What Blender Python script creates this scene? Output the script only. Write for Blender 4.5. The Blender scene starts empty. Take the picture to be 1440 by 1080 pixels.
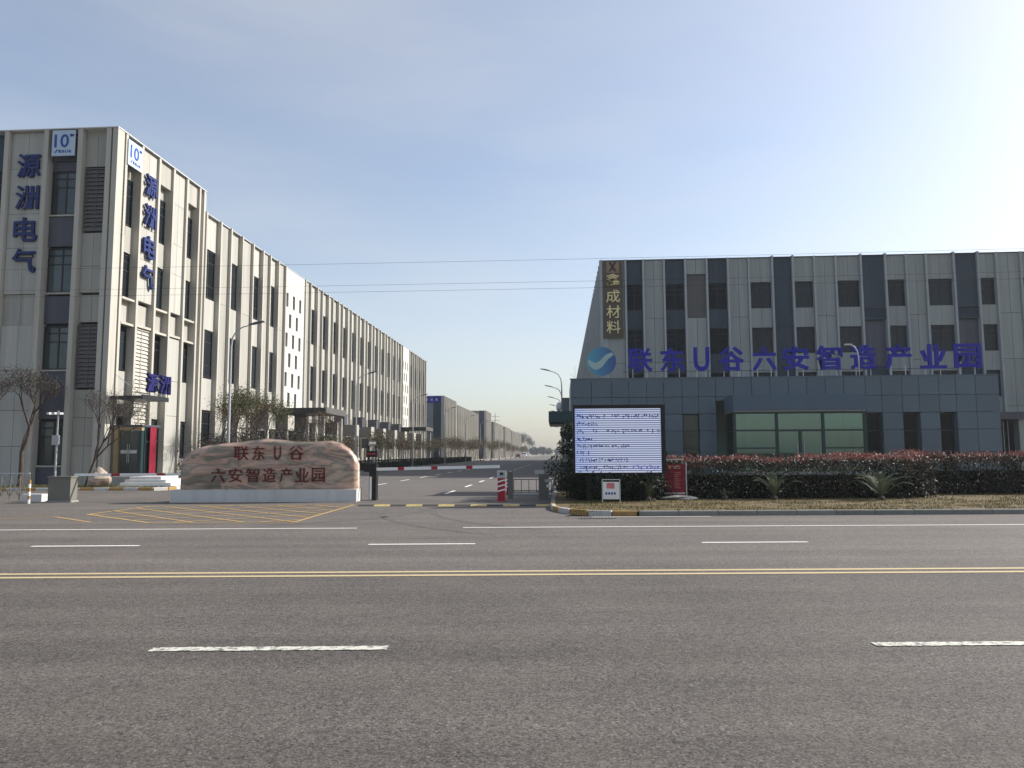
import bpy, math, random
from mathutils import Vector, Matrix
R = math.radians
rnd = random.Random(7)
SC = bpy.context.scene
COL = SC.collection

# ------------------------------------------------------------------ camera
cam_d = bpy.data.cameras.new('camera')
cam = bpy.data.objects.new('camera', cam_d)
COL.objects.link(cam)
cam_d.sensor_width = 36.0
cam_d.lens = 36.0 * 1050 / 1440
cam_d.clip_start = 0.1
cam_d.clip_end = 6000
cam.matrix_world = (Matrix.Translation((0, 0, 1.6)) @ Matrix.Rotation(R(3.77), 4, 'Z')
                    @ Matrix.Rotation(R(95.33), 4, 'X') @ Matrix.Rotation(R(-0.25), 4, 'Z'))
SC.camera = cam

# ------------------------------------------------------------------ sky, sun, exposure
SUN_EL, SUN_AZ = 34.0, 67.0           # azimuth from +Y towards +X
world = bpy.data.worlds.new('World')
SC.world = world
world.use_nodes = True
nt = world.node_tree
bg = nt.nodes['Background']
sky = nt.nodes.new('ShaderNodeTexSky')
sky.sky_type = 'NISHITA'
sky.sun_disc = False
sky.sun_elevation = R(SUN_EL)
sky.sun_rotation = R(SUN_AZ)
sky.air_density = 1.0
sky.dust_density = 2.0
sky.ozone_density = 1.5
# thin high veil of cloud, fixed in the sky's own directions
tc = nt.nodes.new('ShaderNodeTexCoord')
mp = nt.nodes.new('ShaderNodeMapping'); mp.inputs['Scale'].default_value = (1.2, 1.2, 5.0)
nz = nt.nodes.new('ShaderNodeTexNoise'); nz.inputs['Scale'].default_value = 1.3; nz.inputs['Detail'].default_value = 6
cr = nt.nodes.new('ShaderNodeValToRGB')
cr.color_ramp.elements[0].position = 0.30; cr.color_ramp.elements[0].color = (0.08, 0.08, 0.08, 1)
cr.color_ramp.elements[1].position = 0.80; cr.color_ramp.elements[1].color = (0.42, 0.42, 0.42, 1)
mx = nt.nodes.new('ShaderNodeMix'); mx.data_type = 'RGBA'
mx.inputs[7].default_value = (4.9, 4.75, 4.5, 1)
nt.links.new(tc.outputs['Generated'], mp.inputs['Vector'])
nt.links.new(mp.outputs[0], nz.inputs['Vector'])
nt.links.new(nz.outputs['Fac'], cr.inputs[0])
nt.links.new(cr.outputs[0], mx.inputs[0])
nt.links.new(sky.outputs[0], mx.inputs[6])
nt.links.new(mx.outputs[2], bg.inputs['Color'])
bg.inputs['Strength'].default_value = 0.115

sun_d = bpy.data.lights.new('sun', 'SUN')
sun = bpy.data.objects.new('sun', sun_d)
COL.objects.link(sun)
sun_d.energy = 4.5
sun_d.angle = R(0.6)
sun_d.color = (1.0, 0.96, 0.90)
sd = Vector((math.sin(R(SUN_AZ)) * math.cos(R(SUN_EL)), math.cos(R(SUN_AZ)) * math.cos(R(SUN_EL)), math.sin(R(SUN_EL))))
sun.rotation_euler = sd.to_track_quat('Z', 'Y').to_euler()
SC.view_settings.view_transform = 'Standard'
SC.view_settings.look = 'None'
SC.view_settings.exposure = 0.7
SC.view_settings.gamma = 1.0
SC.view_settings.use_curve_mapping = False
SC.cycles.max_bounces = 6
SC.cycles.volume_bounces = 0

# ------------------------------------------------------------------ materials
def nodes_of(name):
    m = bpy.data.materials.new(name); m.use_nodes = True
    return m, m.node_tree, m.node_tree.nodes['Principled BSDF']

def mat(name, col, rough=0.7, var=0.12, scale=1.5, metal=0.0, stretch=(1, 1, 1), bump=0.0, bscale=40, objvar=0.0, spec=0.25, stain=None, stain_amt=0.0):
    """plain surface with world-space colour variation, per-piece tint and fine relief"""
    m, t, b = nodes_of(name)
    L = t.links.new
    geo = t.nodes.new('ShaderNodeNewGeometry')
    mpn = t.nodes.new('ShaderNodeMapping'); mpn.inputs['Scale'].default_value = stretch
    L(geo.outputs['Position'], mpn.inputs['Vector'])
    n = t.nodes.new('ShaderNodeTexNoise'); n.inputs['Scale'].default_value = scale; n.inputs['Detail'].default_value = 6; n.inputs['Roughness'].default_value = 0.65
    L(mpn.outputs[0], n.inputs['Vector'])
    mr = t.nodes.new('ShaderNodeMapRange'); mr.inputs['From Min'].default_value = 0.3; mr.inputs['From Max'].default_value = 0.7
    mr.inputs['To Min'].default_value = 1 - var; mr.inputs['To Max'].default_value = 1 + var
    L(n.outputs['Fac'], mr.inputs[0])
    val = mr.outputs[0]
    if objvar:
        oi = t.nodes.new('ShaderNodeObjectInfo')
        m2 = t.nodes.new('ShaderNodeMapRange'); m2.inputs['To Min'].default_value = 1 - objvar; m2.inputs['To Max'].default_value = 1 + objvar
        L(oi.outputs['Random'], m2.inputs[0])
        mu = t.nodes.new('ShaderNodeMath'); mu.operation = 'MULTIPLY'
        L(val, mu.inputs[0]); L(m2.outputs[0], mu.inputs[1]); val = mu.outputs[0]
    vm = t.nodes.new('ShaderNodeVectorMath'); vm.operation = 'SCALE'
    vm.inputs[0].default_value = col
    L(val, vm.inputs['Scale'])
    out = vm.outputs[0]
    if stain:
        n3 = t.nodes.new('ShaderNodeTexNoise'); n3.inputs['Scale'].default_value = 1.0; n3.inputs['Detail'].default_value = 5
        mp3 = t.nodes.new('ShaderNodeMapping'); mp3.inputs['Scale'].default_value = (2.3, 2.3, 0.12)
        L(geo.outputs['Position'], mp3.inputs['Vector']); L(mp3.outputs[0], n3.inputs['Vector'])
        r3 = t.nodes.new('ShaderNodeMapRange'); r3.inputs['From Min'].default_value = 0.5; r3.inputs['From Max'].default_value = 0.75
        r3.inputs['To Max'].default_value = stain_amt
        L(n3.outputs['Fac'], r3.inputs[0])
        mm = t.nodes.new('ShaderNodeMix'); mm.data_type = 'RGBA'; mm.inputs[7].default_value = (*stain, 1)
        L(r3.outputs[0], mm.inputs[0]); L(out, mm.inputs[6]); out = mm.outputs[2]
    L(out, b.inputs['Base Color'])
    b.inputs['Roughness'].default_value = rough
    b.inputs['Metallic'].default_value = metal
    b.inputs['Specular IOR Level'].default_value = spec
    if bump:
        n2 = t.nodes.new('ShaderNodeTexNoise'); n2.inputs['Scale'].default_value = bscale; n2.inputs['Detail'].default_value = 3
        L(geo.outputs['Position'], n2.inputs['Vector'])
        bp = t.nodes.new('ShaderNodeBump'); bp.inputs['Strength'].default_value = bump; bp.inputs['Distance'].default_value = 0.01
        L(n2.outputs['Fac'], bp.inputs['Height']); L(bp.outputs[0], b.inputs['Normal'])
    return m

RA = R(4.4)                                # the main road runs 4.4 degrees off the X axis
def road_mat(name, col, near=0.0):
    m, t, b = nodes_of(name); L = t.links.new
    geo = t.nodes.new('ShaderNodeNewGeometry')
    rot = t.nodes.new('ShaderNodeMapping'); rot.inputs['Rotation'].default_value = (0, 0, -RA)
    L(geo.outputs['Position'], rot.inputs['Vector'])
    def noise(scale, detail, st=(1, 1, 1), rough=0.6):
        mpn = t.nodes.new('ShaderNodeMapping'); mpn.inputs['Scale'].default_value = st
        L(rot.outputs[0], mpn.inputs['Vector'])
        n = t.nodes.new('ShaderNodeTexNoise'); n.inputs['Scale'].default_value = scale
        n.inputs['Detail'].default_value = detail; n.inputs['Roughness'].default_value = rough
        L(mpn.outputs[0], n.inputs['Vector']); return n.outputs['Fac']
    def rng(v, a, b_, c, d):
        r = t.nodes.new('ShaderNodeMapRange'); r.inputs['From Min'].default_value = a; r.inputs['From Max'].default_value = b_
        r.inputs['To Min'].default_value = c; r.inputs['To Max'].default_value = d; L(v, r.inputs[0]); return r.outputs[0]
    def mul(a, b_):
        q = t.nodes.new('ShaderNodeMath'); q.operation = 'MULTIPLY'; L(a, q.inputs[0]); L(b_, q.inputs[1]); return q.outputs[0]
    v = rng(noise(0.35, 5), 0.3, 0.7, 0.88, 1.12)
    v = mul(v, rng(noise(0.9, 5, (0.05, 1.5, 1)), 0.3, 0.7, 0.80, 1.16))      # wheel tracks along the road
    v = mul(v, rng(noise(55, 3, rough=0.8), 0.33, 0.67, 0.58, 1.42))           # aggregate
    vo = t.nodes.new('ShaderNodeTexVoronoi'); vo.inputs['Scale'].default_value = 62
    L(rot.outputs[0], vo.inputs['Vector'])
    sx = t.nodes.new('ShaderNodeSeparateColor'); L(vo.outputs['Color'], sx.inputs[0])
    v = mul(v, rng(sx.outputs[0], 0.0, 1.0, 0.62, 1.38))
    v = mul(v, rng(sx.outputs[1], 0.95, 1.0, 1.0, 1.5))                         # pale stones
    v = mul(v, rng(sx.outputs[2], 0.0, 0.10, 0.45, 1.0))                        # dark pits
    v = mul(v, rng(noise(11, 4, rough=0.7), 0.35, 0.65, 0.86, 1.12))
    if near:
        sep = t.nodes.new('ShaderNodeSeparateXYZ'); L(rot.outputs[0], sep.inputs[0])
        v = mul(v, rng(sep.outputs[1], 9.9, 10.5, near, 1.0))                  # near lanes darker than the far lanes
    vm = t.nodes.new('ShaderNodeVectorMath'); vm.operation = 'SCALE'; vm.inputs[0].default_value = col; L(v, vm.inputs['Scale'])
    mm = t.nodes.new('ShaderNodeMix'); mm.data_type = 'RGBA'; mm.inputs[7].default_value = (col[0] * 1.10, col[1] * 1.0, col[2] * 0.88, 1)
    L(rng(noise(0.7, 4), 0.45, 0.75, 0, 0.25), mm.inputs[0]); L(vm.outputs[0], mm.inputs[6])
    L(mm.outputs[2], b.inputs['Base Color'])
    b.inputs['Roughness'].default_value = 0.82
    b.inputs['Specular IOR Level'].default_value = 0.22
    bp = t.nodes.new('ShaderNodeBump'); bp.inputs['Strength'].default_value = 0.5; bp.inputs['Distance'].default_value = 0.012
    L(noise(60, 2), bp.inputs['Height']); L(bp.outputs[0], b.inputs['Normal'])
    return m

def paint_mat(name, col, wear=0.5):
    """road paint, worn through to the asphalt in flecks and at ragged edges"""
    m, t, b = nodes_of(name); L = t.links.new
    geo = t.nodes.new('ShaderNodeNewGeometry')
    n = t.nodes.new('ShaderNodeTexNoise'); n.inputs['Scale'].default_value = 14; n.inputs['Detail'].default_value = 6; n.inputs['Roughness'].default_value = 0.75
    L(geo.outputs['Position'], n.inputs['Vector'])
    r = t.nodes.new('ShaderNodeMapRange'); r.inputs['From Min'].default_value = wear; r.inputs['From Max'].default_value = wear + 0.07
    L(n.outputs['Fac'], r.inputs[0])
    mm = t.nodes.new('ShaderNodeMix'); mm.data_type = 'RGBA'
    mm.inputs[6].default_value = (*col, 1); mm.inputs[7].default_value = (0.14, 0.13, 0.12, 1)
    L(r.outputs[0], mm.inputs[0]); L(mm.outputs[2], b.inputs['Base Color'])
    b.inputs['Roughness'].default_value = 0.7
    return m

def glass_mat(name, col, rough=0.04, spec=0.5):
    m, t, b = nodes_of(name); L = t.links.new
    oi = t.nodes.new('ShaderNodeObjectInfo')
    mr = t.nodes.new('ShaderNodeMapRange'); mr.inputs['To Min'].default_value = 0.45; mr.inputs['To Max'].default_value = 1.7
    L(oi.outputs['Random'], mr.inputs[0])
    vm = t.nodes.new('ShaderNodeVectorMath'); vm.operation = 'SCALE'; vm.inputs[0].default_value = col; L(mr.outputs[0], vm.inputs['Scale'])
    L(vm.outputs[0], b.inputs['Base Color'])
    geo = t.nodes.new('ShaderNodeNewGeometry')
    n = t.nodes.new('ShaderNodeTexNoise'); n.inputs['Scale'].default_value = 0.9; n.inputs['Detail'].default_value = 1
    L(geo.outputs['Position'], n.inputs['Vector'])
    bp = t.nodes.new('ShaderNodeBump'); bp.inputs['Strength'].default_value = 0.12; bp.inputs['Distance'].default_value = 0.05
    L(n.outputs['Fac'], bp.inputs['Height']); L(bp.outputs[0], b.inputs['Normal'])
    b.inputs['Roughness'].default_value = rough
    b.inputs['Specular IOR Level'].default_value = spec
    return m

def clear_glass(name, tint):
    m = bpy.data.materials.new(name); m.use_nodes = True; t = m.node_tree; t.nodes.clear(); L = t.links.new
    o = t.nodes.new('ShaderNodeOutputMaterial'); tr = t.nodes.new('ShaderNodeBsdfTransparent'); gl = t.nodes.new('ShaderNodeBsdfGlossy')
    tr.inputs[0].default_value = (*tint, 1); gl.inputs['Roughness'].default_value = 0.03; gl.inputs[0].default_value = (0.85, 0.95, 0.92, 1)
    fr = t.nodes.new('ShaderNodeFresnel'); fr.inputs[0].default_value = 1.6
    mm = t.nodes.new('ShaderNodeMixShader'); ad = t.nodes.new('ShaderNodeMath'); ad.operation = 'MULTIPLY_ADD'; ad.inputs[1].default_value = 1.0; ad.inputs[2].default_value = 0.08
    L(fr.outputs[0], ad.inputs[0]); L(ad.outputs[0], mm.inputs[0]); L(tr.outputs[0], mm.inputs[1]); L(gl.outputs[0], mm.inputs[2]); L(mm.outputs[0], o.inputs[0])
    return m

def leaf_mat(name, col, col2, trans=0.25):
    m, t, b = nodes_of(name); L = t.links.new
    geo = t.nodes.new('ShaderNodeNewGeometry')
    n = t.nodes.new('ShaderNodeTexNoise'); n.inputs['Scale'].default_value = 2.6; n.inputs['Detail'].default_value = 4
    L(geo.outputs['Position'], n.inputs['Vector'])
    r = t.nodes.new('ShaderNodeMapRange'); r.inputs['From Min'].default_value = 0.38; r.inputs['From Max'].default_value = 0.62
    L(n.outputs['Fac'], r.inputs[0])
    ri = t.nodes.new('ShaderNodeMath'); ri.operation = 'ADD'; ri.use_clamp = True
    rr = t.nodes.new('ShaderNodeMapRange'); rr.inputs['To Min'].default_value = -0.35; rr.inputs['To Max'].default_value = 0.35
    L(geo.outputs['Random Per Island'], rr.inputs[0]); L(r.outputs[0], ri.inputs[0]); L(rr.outputs[0], ri.inputs[1])
    mm = t.nodes.new('ShaderNodeMix'); mm.data_type = 'RGBA'; mm.inputs[6].default_value = (*col, 1); mm.inputs[7].default_value = (*col2, 1)
    L(ri.outputs[0], mm.inputs[0]); L(mm.outputs[2], b.inputs['Base Color'])
    b.inputs['Roughness'].default_value = 0.55
    b.inputs['Specular IOR Level'].default_value = 0.35
    ts = t.nodes.new('ShaderNodeBsdfTranslucent'); L(mm.outputs[2], ts.inputs[0])
    ms = t.nodes.new('ShaderNodeMixShader'); ms.inputs[0].default_value = trans
    L(b.outputs[0], ms.inputs[1]); L(ts.outputs[0], ms.inputs[2])
    L(ms.outputs[0], t.nodes['Material Output'].inputs[0])
    return m

M = {}
ST = (0.16, 0.15, 0.135)
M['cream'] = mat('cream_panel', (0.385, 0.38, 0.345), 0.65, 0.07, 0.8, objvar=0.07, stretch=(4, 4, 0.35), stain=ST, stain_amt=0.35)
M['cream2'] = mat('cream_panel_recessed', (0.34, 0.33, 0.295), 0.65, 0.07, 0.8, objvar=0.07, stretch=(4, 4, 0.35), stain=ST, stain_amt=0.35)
M['fin'] = mat('cream_fin', (0.42, 0.40, 0.35), 0.6, 0.06, 0.6, objvar=0.05, stretch=(4, 4, 0.3), stain=ST, stain_amt=0.3)
M['core'] = mat('joint_shadow_board', (0.07, 0.07, 0.07), 0.9)
M['slate'] = mat('slate_panel', (0.075, 0.075, 0.095), 0.5, 0.08, 0.7, objvar=0.06, stretch=(3, 3, 0.4), stain=(0.2, 0.2, 0.2), stain_amt=0.2)
M['teal'] = mat('dark_teal_panel', (0.025, 0.05, 0.06), 0.4, 0.1, 0.7, objvar=0.08)
M['shaded_panel'] = mat('shaded_cream_panel', (0.285, 0.305, 0.29), 0.6, 0.08, 0.8, objvar=0.08, stretch=(5, 5, 0.3), stain=ST, stain_amt=0.35)  # cream cladding darkened and cooled, its shade put into the colour
M['shaded_fin'] = mat('shaded_cream_fin', (0.33, 0.35, 0.36), 0.55, 0.06, 0.6, objvar=0.05)  # cream fins of the same building, shade put into the colour
M['dark_bay'] = mat('dark_blue_grey_panel', (0.033, 0.047, 0.064), 0.5, 0.08, 0.7, objvar=0.08, stretch=(3, 3, 0.4), stain=(0.15, 0.16, 0.17), stain_amt=0.2)
M['pav'] = mat('blue_grey_aluminium', (0.075, 0.112, 0.145), 0.45, 0.09, 0.35, objvar=0.09, spec=0.5)
M['pavtrim'] = mat('blue_grey_trim', (0.072, 0.115, 0.16), 0.45, 0.05, 0.35)
M['louvre'] = mat('grey_louvre', (0.11, 0.105, 0.10), 0.6, 0.08, objvar=0.05)
M['frame'] = mat('dark_window_frame', (0.025, 0.027, 0.03), 0.45, 0.05)
M['green_frame'] = mat('dark_green_frame', (0.02, 0.04, 0.04), 0.35, 0.05)
M['glass'] = glass_mat('window_glass', (0.014, 0.018, 0.022), 0.05, 0.2)
M['glass2'] = glass_mat('window_glass_green', (0.04, 0.052, 0.05), 0.04, 0.5)
M['glass_dark'] = glass_mat('dark_glass', (0.006, 0.008, 0.011), 0.06, 0.06)
M['clear'] = clear_glass('entrance_glass', (0.36, 0.74, 0.70))
M['roof'] = mat('roof_felt', (0.2, 0.2, 0.2), 0.9)
M['plaque'] = mat('pale_blue_board', (0.42, 0.52, 0.62), 0.5, 0.04)
M['midblue'] = mat('mid_blue_print', (0.02, 0.07, 0.33), 0.5, 0.04)
M['navy'] = mat('navy_letter_paint', (0.008, 0.007, 0.085), 0.6, 0.08)
M['hood'] = mat('grey_brown_hood', (0.20, 0.185, 0.17), 0.6, 0.1, objvar=.15)
M['core_fill'] = mat('dark_core_fill', (0.010, 0.010, 0.007), 1.0, 0.3, 8, spec=0.0)  # near-black fill colour standing for shade inside the hedge
M['emblem'] = mat('bronze_emblem_board', (0.24, 0.17, 0.10), 0.5, 0.3, 3)
M['coping'] = mat('coping_metal', (0.55, 0.55, 0.54), 0.4, 0.05)
M['white'] = mat('white_render', (0.56, 0.55, 0.53), 0.7, 0.06, 1.2, stain=ST, stain_amt=0.2)
M['whiteplaster'] = mat('white_stair_wall', (0.54, 0.53, 0.48), 0.7, 0.05, 1.2, stain=ST, stain_amt=0.25)
M['blue'] = mat('blue_letter_paint', (0.010, 0.022, 0.115), 0.45, 0.08)
M['blue2'] = mat('violet_blue_letter_paint', (0.014, 0.014, 0.30), 0.6, 0.08)
M['gold'] = mat('gold_letter', (0.72, 0.62, 0.32), 0.4, 0.12)
M['signbrown'] = mat('brown_signboard', (0.09, 0.075, 0.055), 0.6, 0.1)
M['steel'] = mat('galvanised_steel', (0.42, 0.43, 0.44), 0.45, 0.08, metal=0.3)
M['lampgrey'] = mat('lamp_post_paint', (0.36, 0.37, 0.38), 0.4, 0.05)
M['lamphead'] = mat('lamp_head', (0.08, 0.085, 0.1), 0.4, 0.05)
M['black'] = mat('black_powder_coat', (0.013, 0.013, 0.015), 0.4, 0.1)
M['whitepaint'] = mat('white_paint', (0.78, 0.78, 0.76), 0.4, 0.05)
M['red'] = mat('red_paint', (0.36, 0.015, 0.03), 0.4, 0.08)
M['redbanner'] = mat('red_banner_print', (0.21, 0.014, 0.028), 0.5, 0.10, 6)
M['yellow'] = mat('yellow_paint_solid', (0.42, 0.33, 0.12), 0.65, 0.35, 9)
M['orange'] = mat('orange_kerb_paint', (0.33, 0.20, 0.075), 0.7, 0.2, 9)
M['kerbwhite'] = mat('white_kerb_paint', (0.46, 0.45, 0.42), 0.7, 0.2, 9)
M['kerb'] = mat('kerb_concrete', (0.20, 0.195, 0.175), 0.85, 0.15, 3, objvar=0.1, bump=0.3)
M['concrete'] = mat('concrete', (0.27, 0.265, 0.25), 0.85, 0.12, 2)
M['olive'] = mat('olive_cabinet', (0.15, 0.145, 0.125), 0.5, 0.1)
M['wood'] = mat('ochre_door_surround', (0.30, 0.22, 0.12), 0.5, 0.1)
M['bark'] = mat('bark', (0.060, 0.045, 0.038), 0.9, 0.3, 12)
M['palebark'] = mat('pale_bark', (0.27, 0.22, 0.19), 0.9, 0.3, 12)
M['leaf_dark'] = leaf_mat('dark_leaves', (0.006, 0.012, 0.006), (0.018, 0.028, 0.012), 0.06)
M['leaf_olive'] = leaf_mat('olive_leaves', (0.032, 0.042, 0.016), (0.11, 0.105, 0.04))
M['leaf_brown'] = leaf_mat('brown_leaves', (0.06, 0.035, 0.022), (0.13, 0.09, 0.05))
M['leaf_brush'] = leaf_mat('brushwood_leaves', (0.018, 0.016, 0.010), (0.06, 0.048, 0.030), 0.12)
M['leaf_red'] = leaf_mat('red_young_leaves', (0.085, 0.026, 0.022), (0.26, 0.10, 0.085), 0.3)
M['leaf_mix'] = leaf_mat('red_green_leaves', (0.022, 0.034, 0.016), (0.12, 0.055, 0.035), 0.2)
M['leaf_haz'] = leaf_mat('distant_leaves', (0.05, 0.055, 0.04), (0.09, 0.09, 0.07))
M['cycad'] = leaf_mat('cycad_leaves', (0.04, 0.062, 0.035), (0.13, 0.15, 0.09), 0.2)
M['grass'] = leaf_mat('dry_grass_blades', (0.15, 0.093, 0.024), (0.052, 0.068, 0.016), 0.15)
M['lawn'] = mat('dry_lawn_soil', (0.105, 0.078, 0.033), 0.95, 0.3, 2.2)
M['soil'] = mat('ground_soil', (0.13, 0.115, 0.08), 0.95, 0.25, 0.5)
M['asphalt'] = road_mat('road_asphalt', (0.119, 0.106, 0.096), near=0.79)
M['asphalt2'] = road_mat('forecourt_asphalt', (0.117, 0.105, 0.095))
M['asphalt3'] = road_mat('street_asphalt', (0.118, 0.108, 0.100))
M['line_white'] = paint_mat('white_line_paint', (0.66, 0.65, 0.61), 0.60)
M['line_worn'] = paint_mat('worn_white_line_paint', (0.50, 0.495, 0.43), 0.50)
M['line_yellow'] = paint_mat('yellow_line_paint', (0.44, 0.35, 0.19), 0.60)
M['hatch_yellow'] = paint_mat('worn_yellow_hatch_paint', (0.42, 0.27, 0.09), 0.53)
M['rubber'] = mat('black_rubber', (0.05, 0.048, 0.045), 0.8)
M['skid'] = mat('tyre_mark', (0.096, 0.088, 0.081), 0.8, 0.25, 3)

# ------------------------------------------------------------------ helpers
def tag(o, label=None, cat=None, group=None, kind=None):
    if label: o['label'] = label
    if cat: o['category'] = cat
    if group: o['group'] = group
    if kind: o['kind'] = kind
    return o

def link(name, me, material=None, parent=None, loc=(0, 0, 0), rz=0.0, scale=None):
    if material is not None and not me.materials: me.materials.append(material)
    o = bpy.data.objects.new(name, me); COL.objects.link(o)
    o.location = loc
    if rz: o.rotation_euler = (0, 0, rz)
    if scale: o.scale = scale
    if parent: o.parent = parent
    return o

def empty(name, loc, label, cat, group=None, rz=0.0):
    o = bpy.data.objects.new(name, None); COL.objects.link(o)
    o.location = loc; o.rotation_euler = (0, 0, rz); o.empty_display_size = 0.3
    return tag(o, label, cat, group)

class MB:
    """collects boxes, tubes, quads into one mesh"""
    def __init__(s): s.v = []; s.f = []; s.mi = []; s.cm = 0
    def quad(s, *p):
        n = len(s.v); s.v += [tuple(q) for q in p]; s.f.append(tuple(range(n, n + len(p)))); s.mi.append(s.cm); return s
    def box(s, x0, x1, y0, y1, z0, z1):
        n = len(s.v)
        s.v += [(x0, y0, z0), (x1, y0, z0), (x1, y1, z0), (x0, y1, z0), (x0, y0, z1), (x1, y0, z1), (x1, y1, z1), (x0, y1, z1)]
        s.f += [(n, n+3, n+2, n+1), (n+4, n+5, n+6, n+7), (n, n+1, n+5, n+4), (n+1, n+2, n+6, n+5), (n+2, n+3, n+7, n+6), (n+3, n, n+4, n+7)]
        s.mi += [s.cm] * 6; return s
    def tube(s, pts, rad, seg=8, cap=True):
        pts = [Vector(p) for p in pts]
        if not isinstance(rad, (list, tuple)): rad = [rad] * len(pts)
        n0 = len(s.v); k = len(pts); ref = None
        for i, p in enumerate(pts):
            d = (pts[min(i+1, k-1)] - pts[max(i-1, 0)]).normalized()
            if ref is None: ref = Vector((0, 0, 1)) if abs(d.z) < 0.9 else Vector((1, 0, 0))
            a = d.cross(ref).normalized(); ref = a.cross(d).normalized()
            for j in range(seg):
                t = 2 * math.pi * j / seg
                s.v.append(tuple(p + a * (math.cos(t) * rad[i]) + ref * (math.sin(t) * rad[i])))
        for i in range(k - 1):
            for j in range(seg):
                a = n0 + i*seg + j; b = n0 + i*seg + (j+1) % seg
                s.f.append((a, b, b + seg, a + seg)); s.mi.append(s.cm)
        if cap:
            s.f.append(tuple(n0 + j for j in reversed(range(seg)))); s.mi.append(s.cm)
            s.f.append(tuple(n0 + (k-1)*seg + j for j in range(seg))); s.mi.append(s.cm)
        return s
    def mesh(s, name='mesh', mats=None, smooth=False):
        me = bpy.data.meshes.new(name); me.from_pydata(s.v, [], s.f)
        if mats:
            for m_ in mats: me.materials.append(m_)
            me.polygons.foreach_set('material_index', s.mi)
        if smooth: me.polygons.foreach_set('use_smooth', [True] * len(me.polygons))
        me.update(); return me
    def build(s, name, material, parent=None, loc=(0, 0, 0), rz=0.0, smooth=False):
        return link(name, s.mesh(name, None, smooth), material, parent, loc, rz)

UNIT = {}
def unit(material):
    """one shared bevel-free unit box per material, scaled per piece"""
    k = material.name
    if k not in UNIT:
        UNIT[k] = MB().box(-.5, .5, -.5, .5, -.5, .5).mesh('box_' + k, [material])
    return UNIT[k]

def piece(name, parent, m, x0, x1, y0, y1, z0, z1):
    """a box piece in the parent's own coordinates"""
    o = bpy.data.objects.new(name, unit(m)); COL.objects.link(o)
    o.location = ((x0+x1)/2, (y0+y1)/2, (z0+z1)/2)
    o.scale = (abs(x1-x0), abs(y1-y0), abs(z1-z0))
    o.parent = parent
    return o

ORD = ['first', 'second', 'third', 'fourth', 'fifth', 'sixth', 'seventh', 'eighth', 'ninth', 'tenth', 'eleventh', 'twelfth',
       'thirteenth', 'fourteenth', 'fifteenth', 'sixteenth', 'seventeenth', 'eighteenth', 'nineteenth', 'twentieth',
       'twenty-first', 'twenty-second', 'twenty-third', 'twenty-fourth', 'twenty-fifth', 'twenty-sixth', 'twenty-seventh', 'twenty-eighth', 'twenty-ninth', 'thirtieth']

GLY = {}
def glyph(ch, bold=0.018, depth=0.06):
    """one character as a solid mesh, box-centred, one unit tall at font size 1, in the XZ plane facing -Y"""
    k = (ch, bold, depth)
    if k in GLY: return GLY[k]
    c = bpy.data.curves.new('character', 'FONT'); c.body = ch; c.extrude = depth / 2; c.offset = bold; c.resolution_u = 3
    o = bpy.data.objects.new('tmp', c); COL.objects.link(o)
    bpy.context.view_layer.update()
    me = bpy.data.meshes.new_from_object(o.evaluated_get(bpy.context.evaluated_depsgraph_get()))
    bpy.data.objects.remove(o); bpy.data.curves.remove(c)
    xs = [v.co.x for v in me.vertices]; ys = [v.co.y for v in me.vertices]
    cx, cy = (min(xs)+max(xs))/2, (min(ys)+max(ys))/2
    w, h = max(xs)-min(xs), max(ys)-min(ys)
    for v in me.vertices:
        x, y, z = (v.co.x - cx)/w, (v.co.y - cy)/h, v.co.z
        v.co = (x, -z, y)
    me.name = 'character'
    me.materials.clear()
    GLY[k] = me
    return me

def char(ch, parent, m, loc, w, h, depth, rz=0.0, name='character', bold=0.018):
    base = glyph(ch, bold, 1.0)
    key = (ch, bold, m.name)
    if key not in GLY:
        c = base.copy(); c.materials.clear(); c.materials.append(m); GLY[key] = c
    o = bpy.data.objects.new(name, GLY[key]); COL.objects.link(o)
    o.location = loc; o.rotation_euler = (0, 0, rz); o.scale = (w, depth, h); o.parent = parent
    return o

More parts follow.
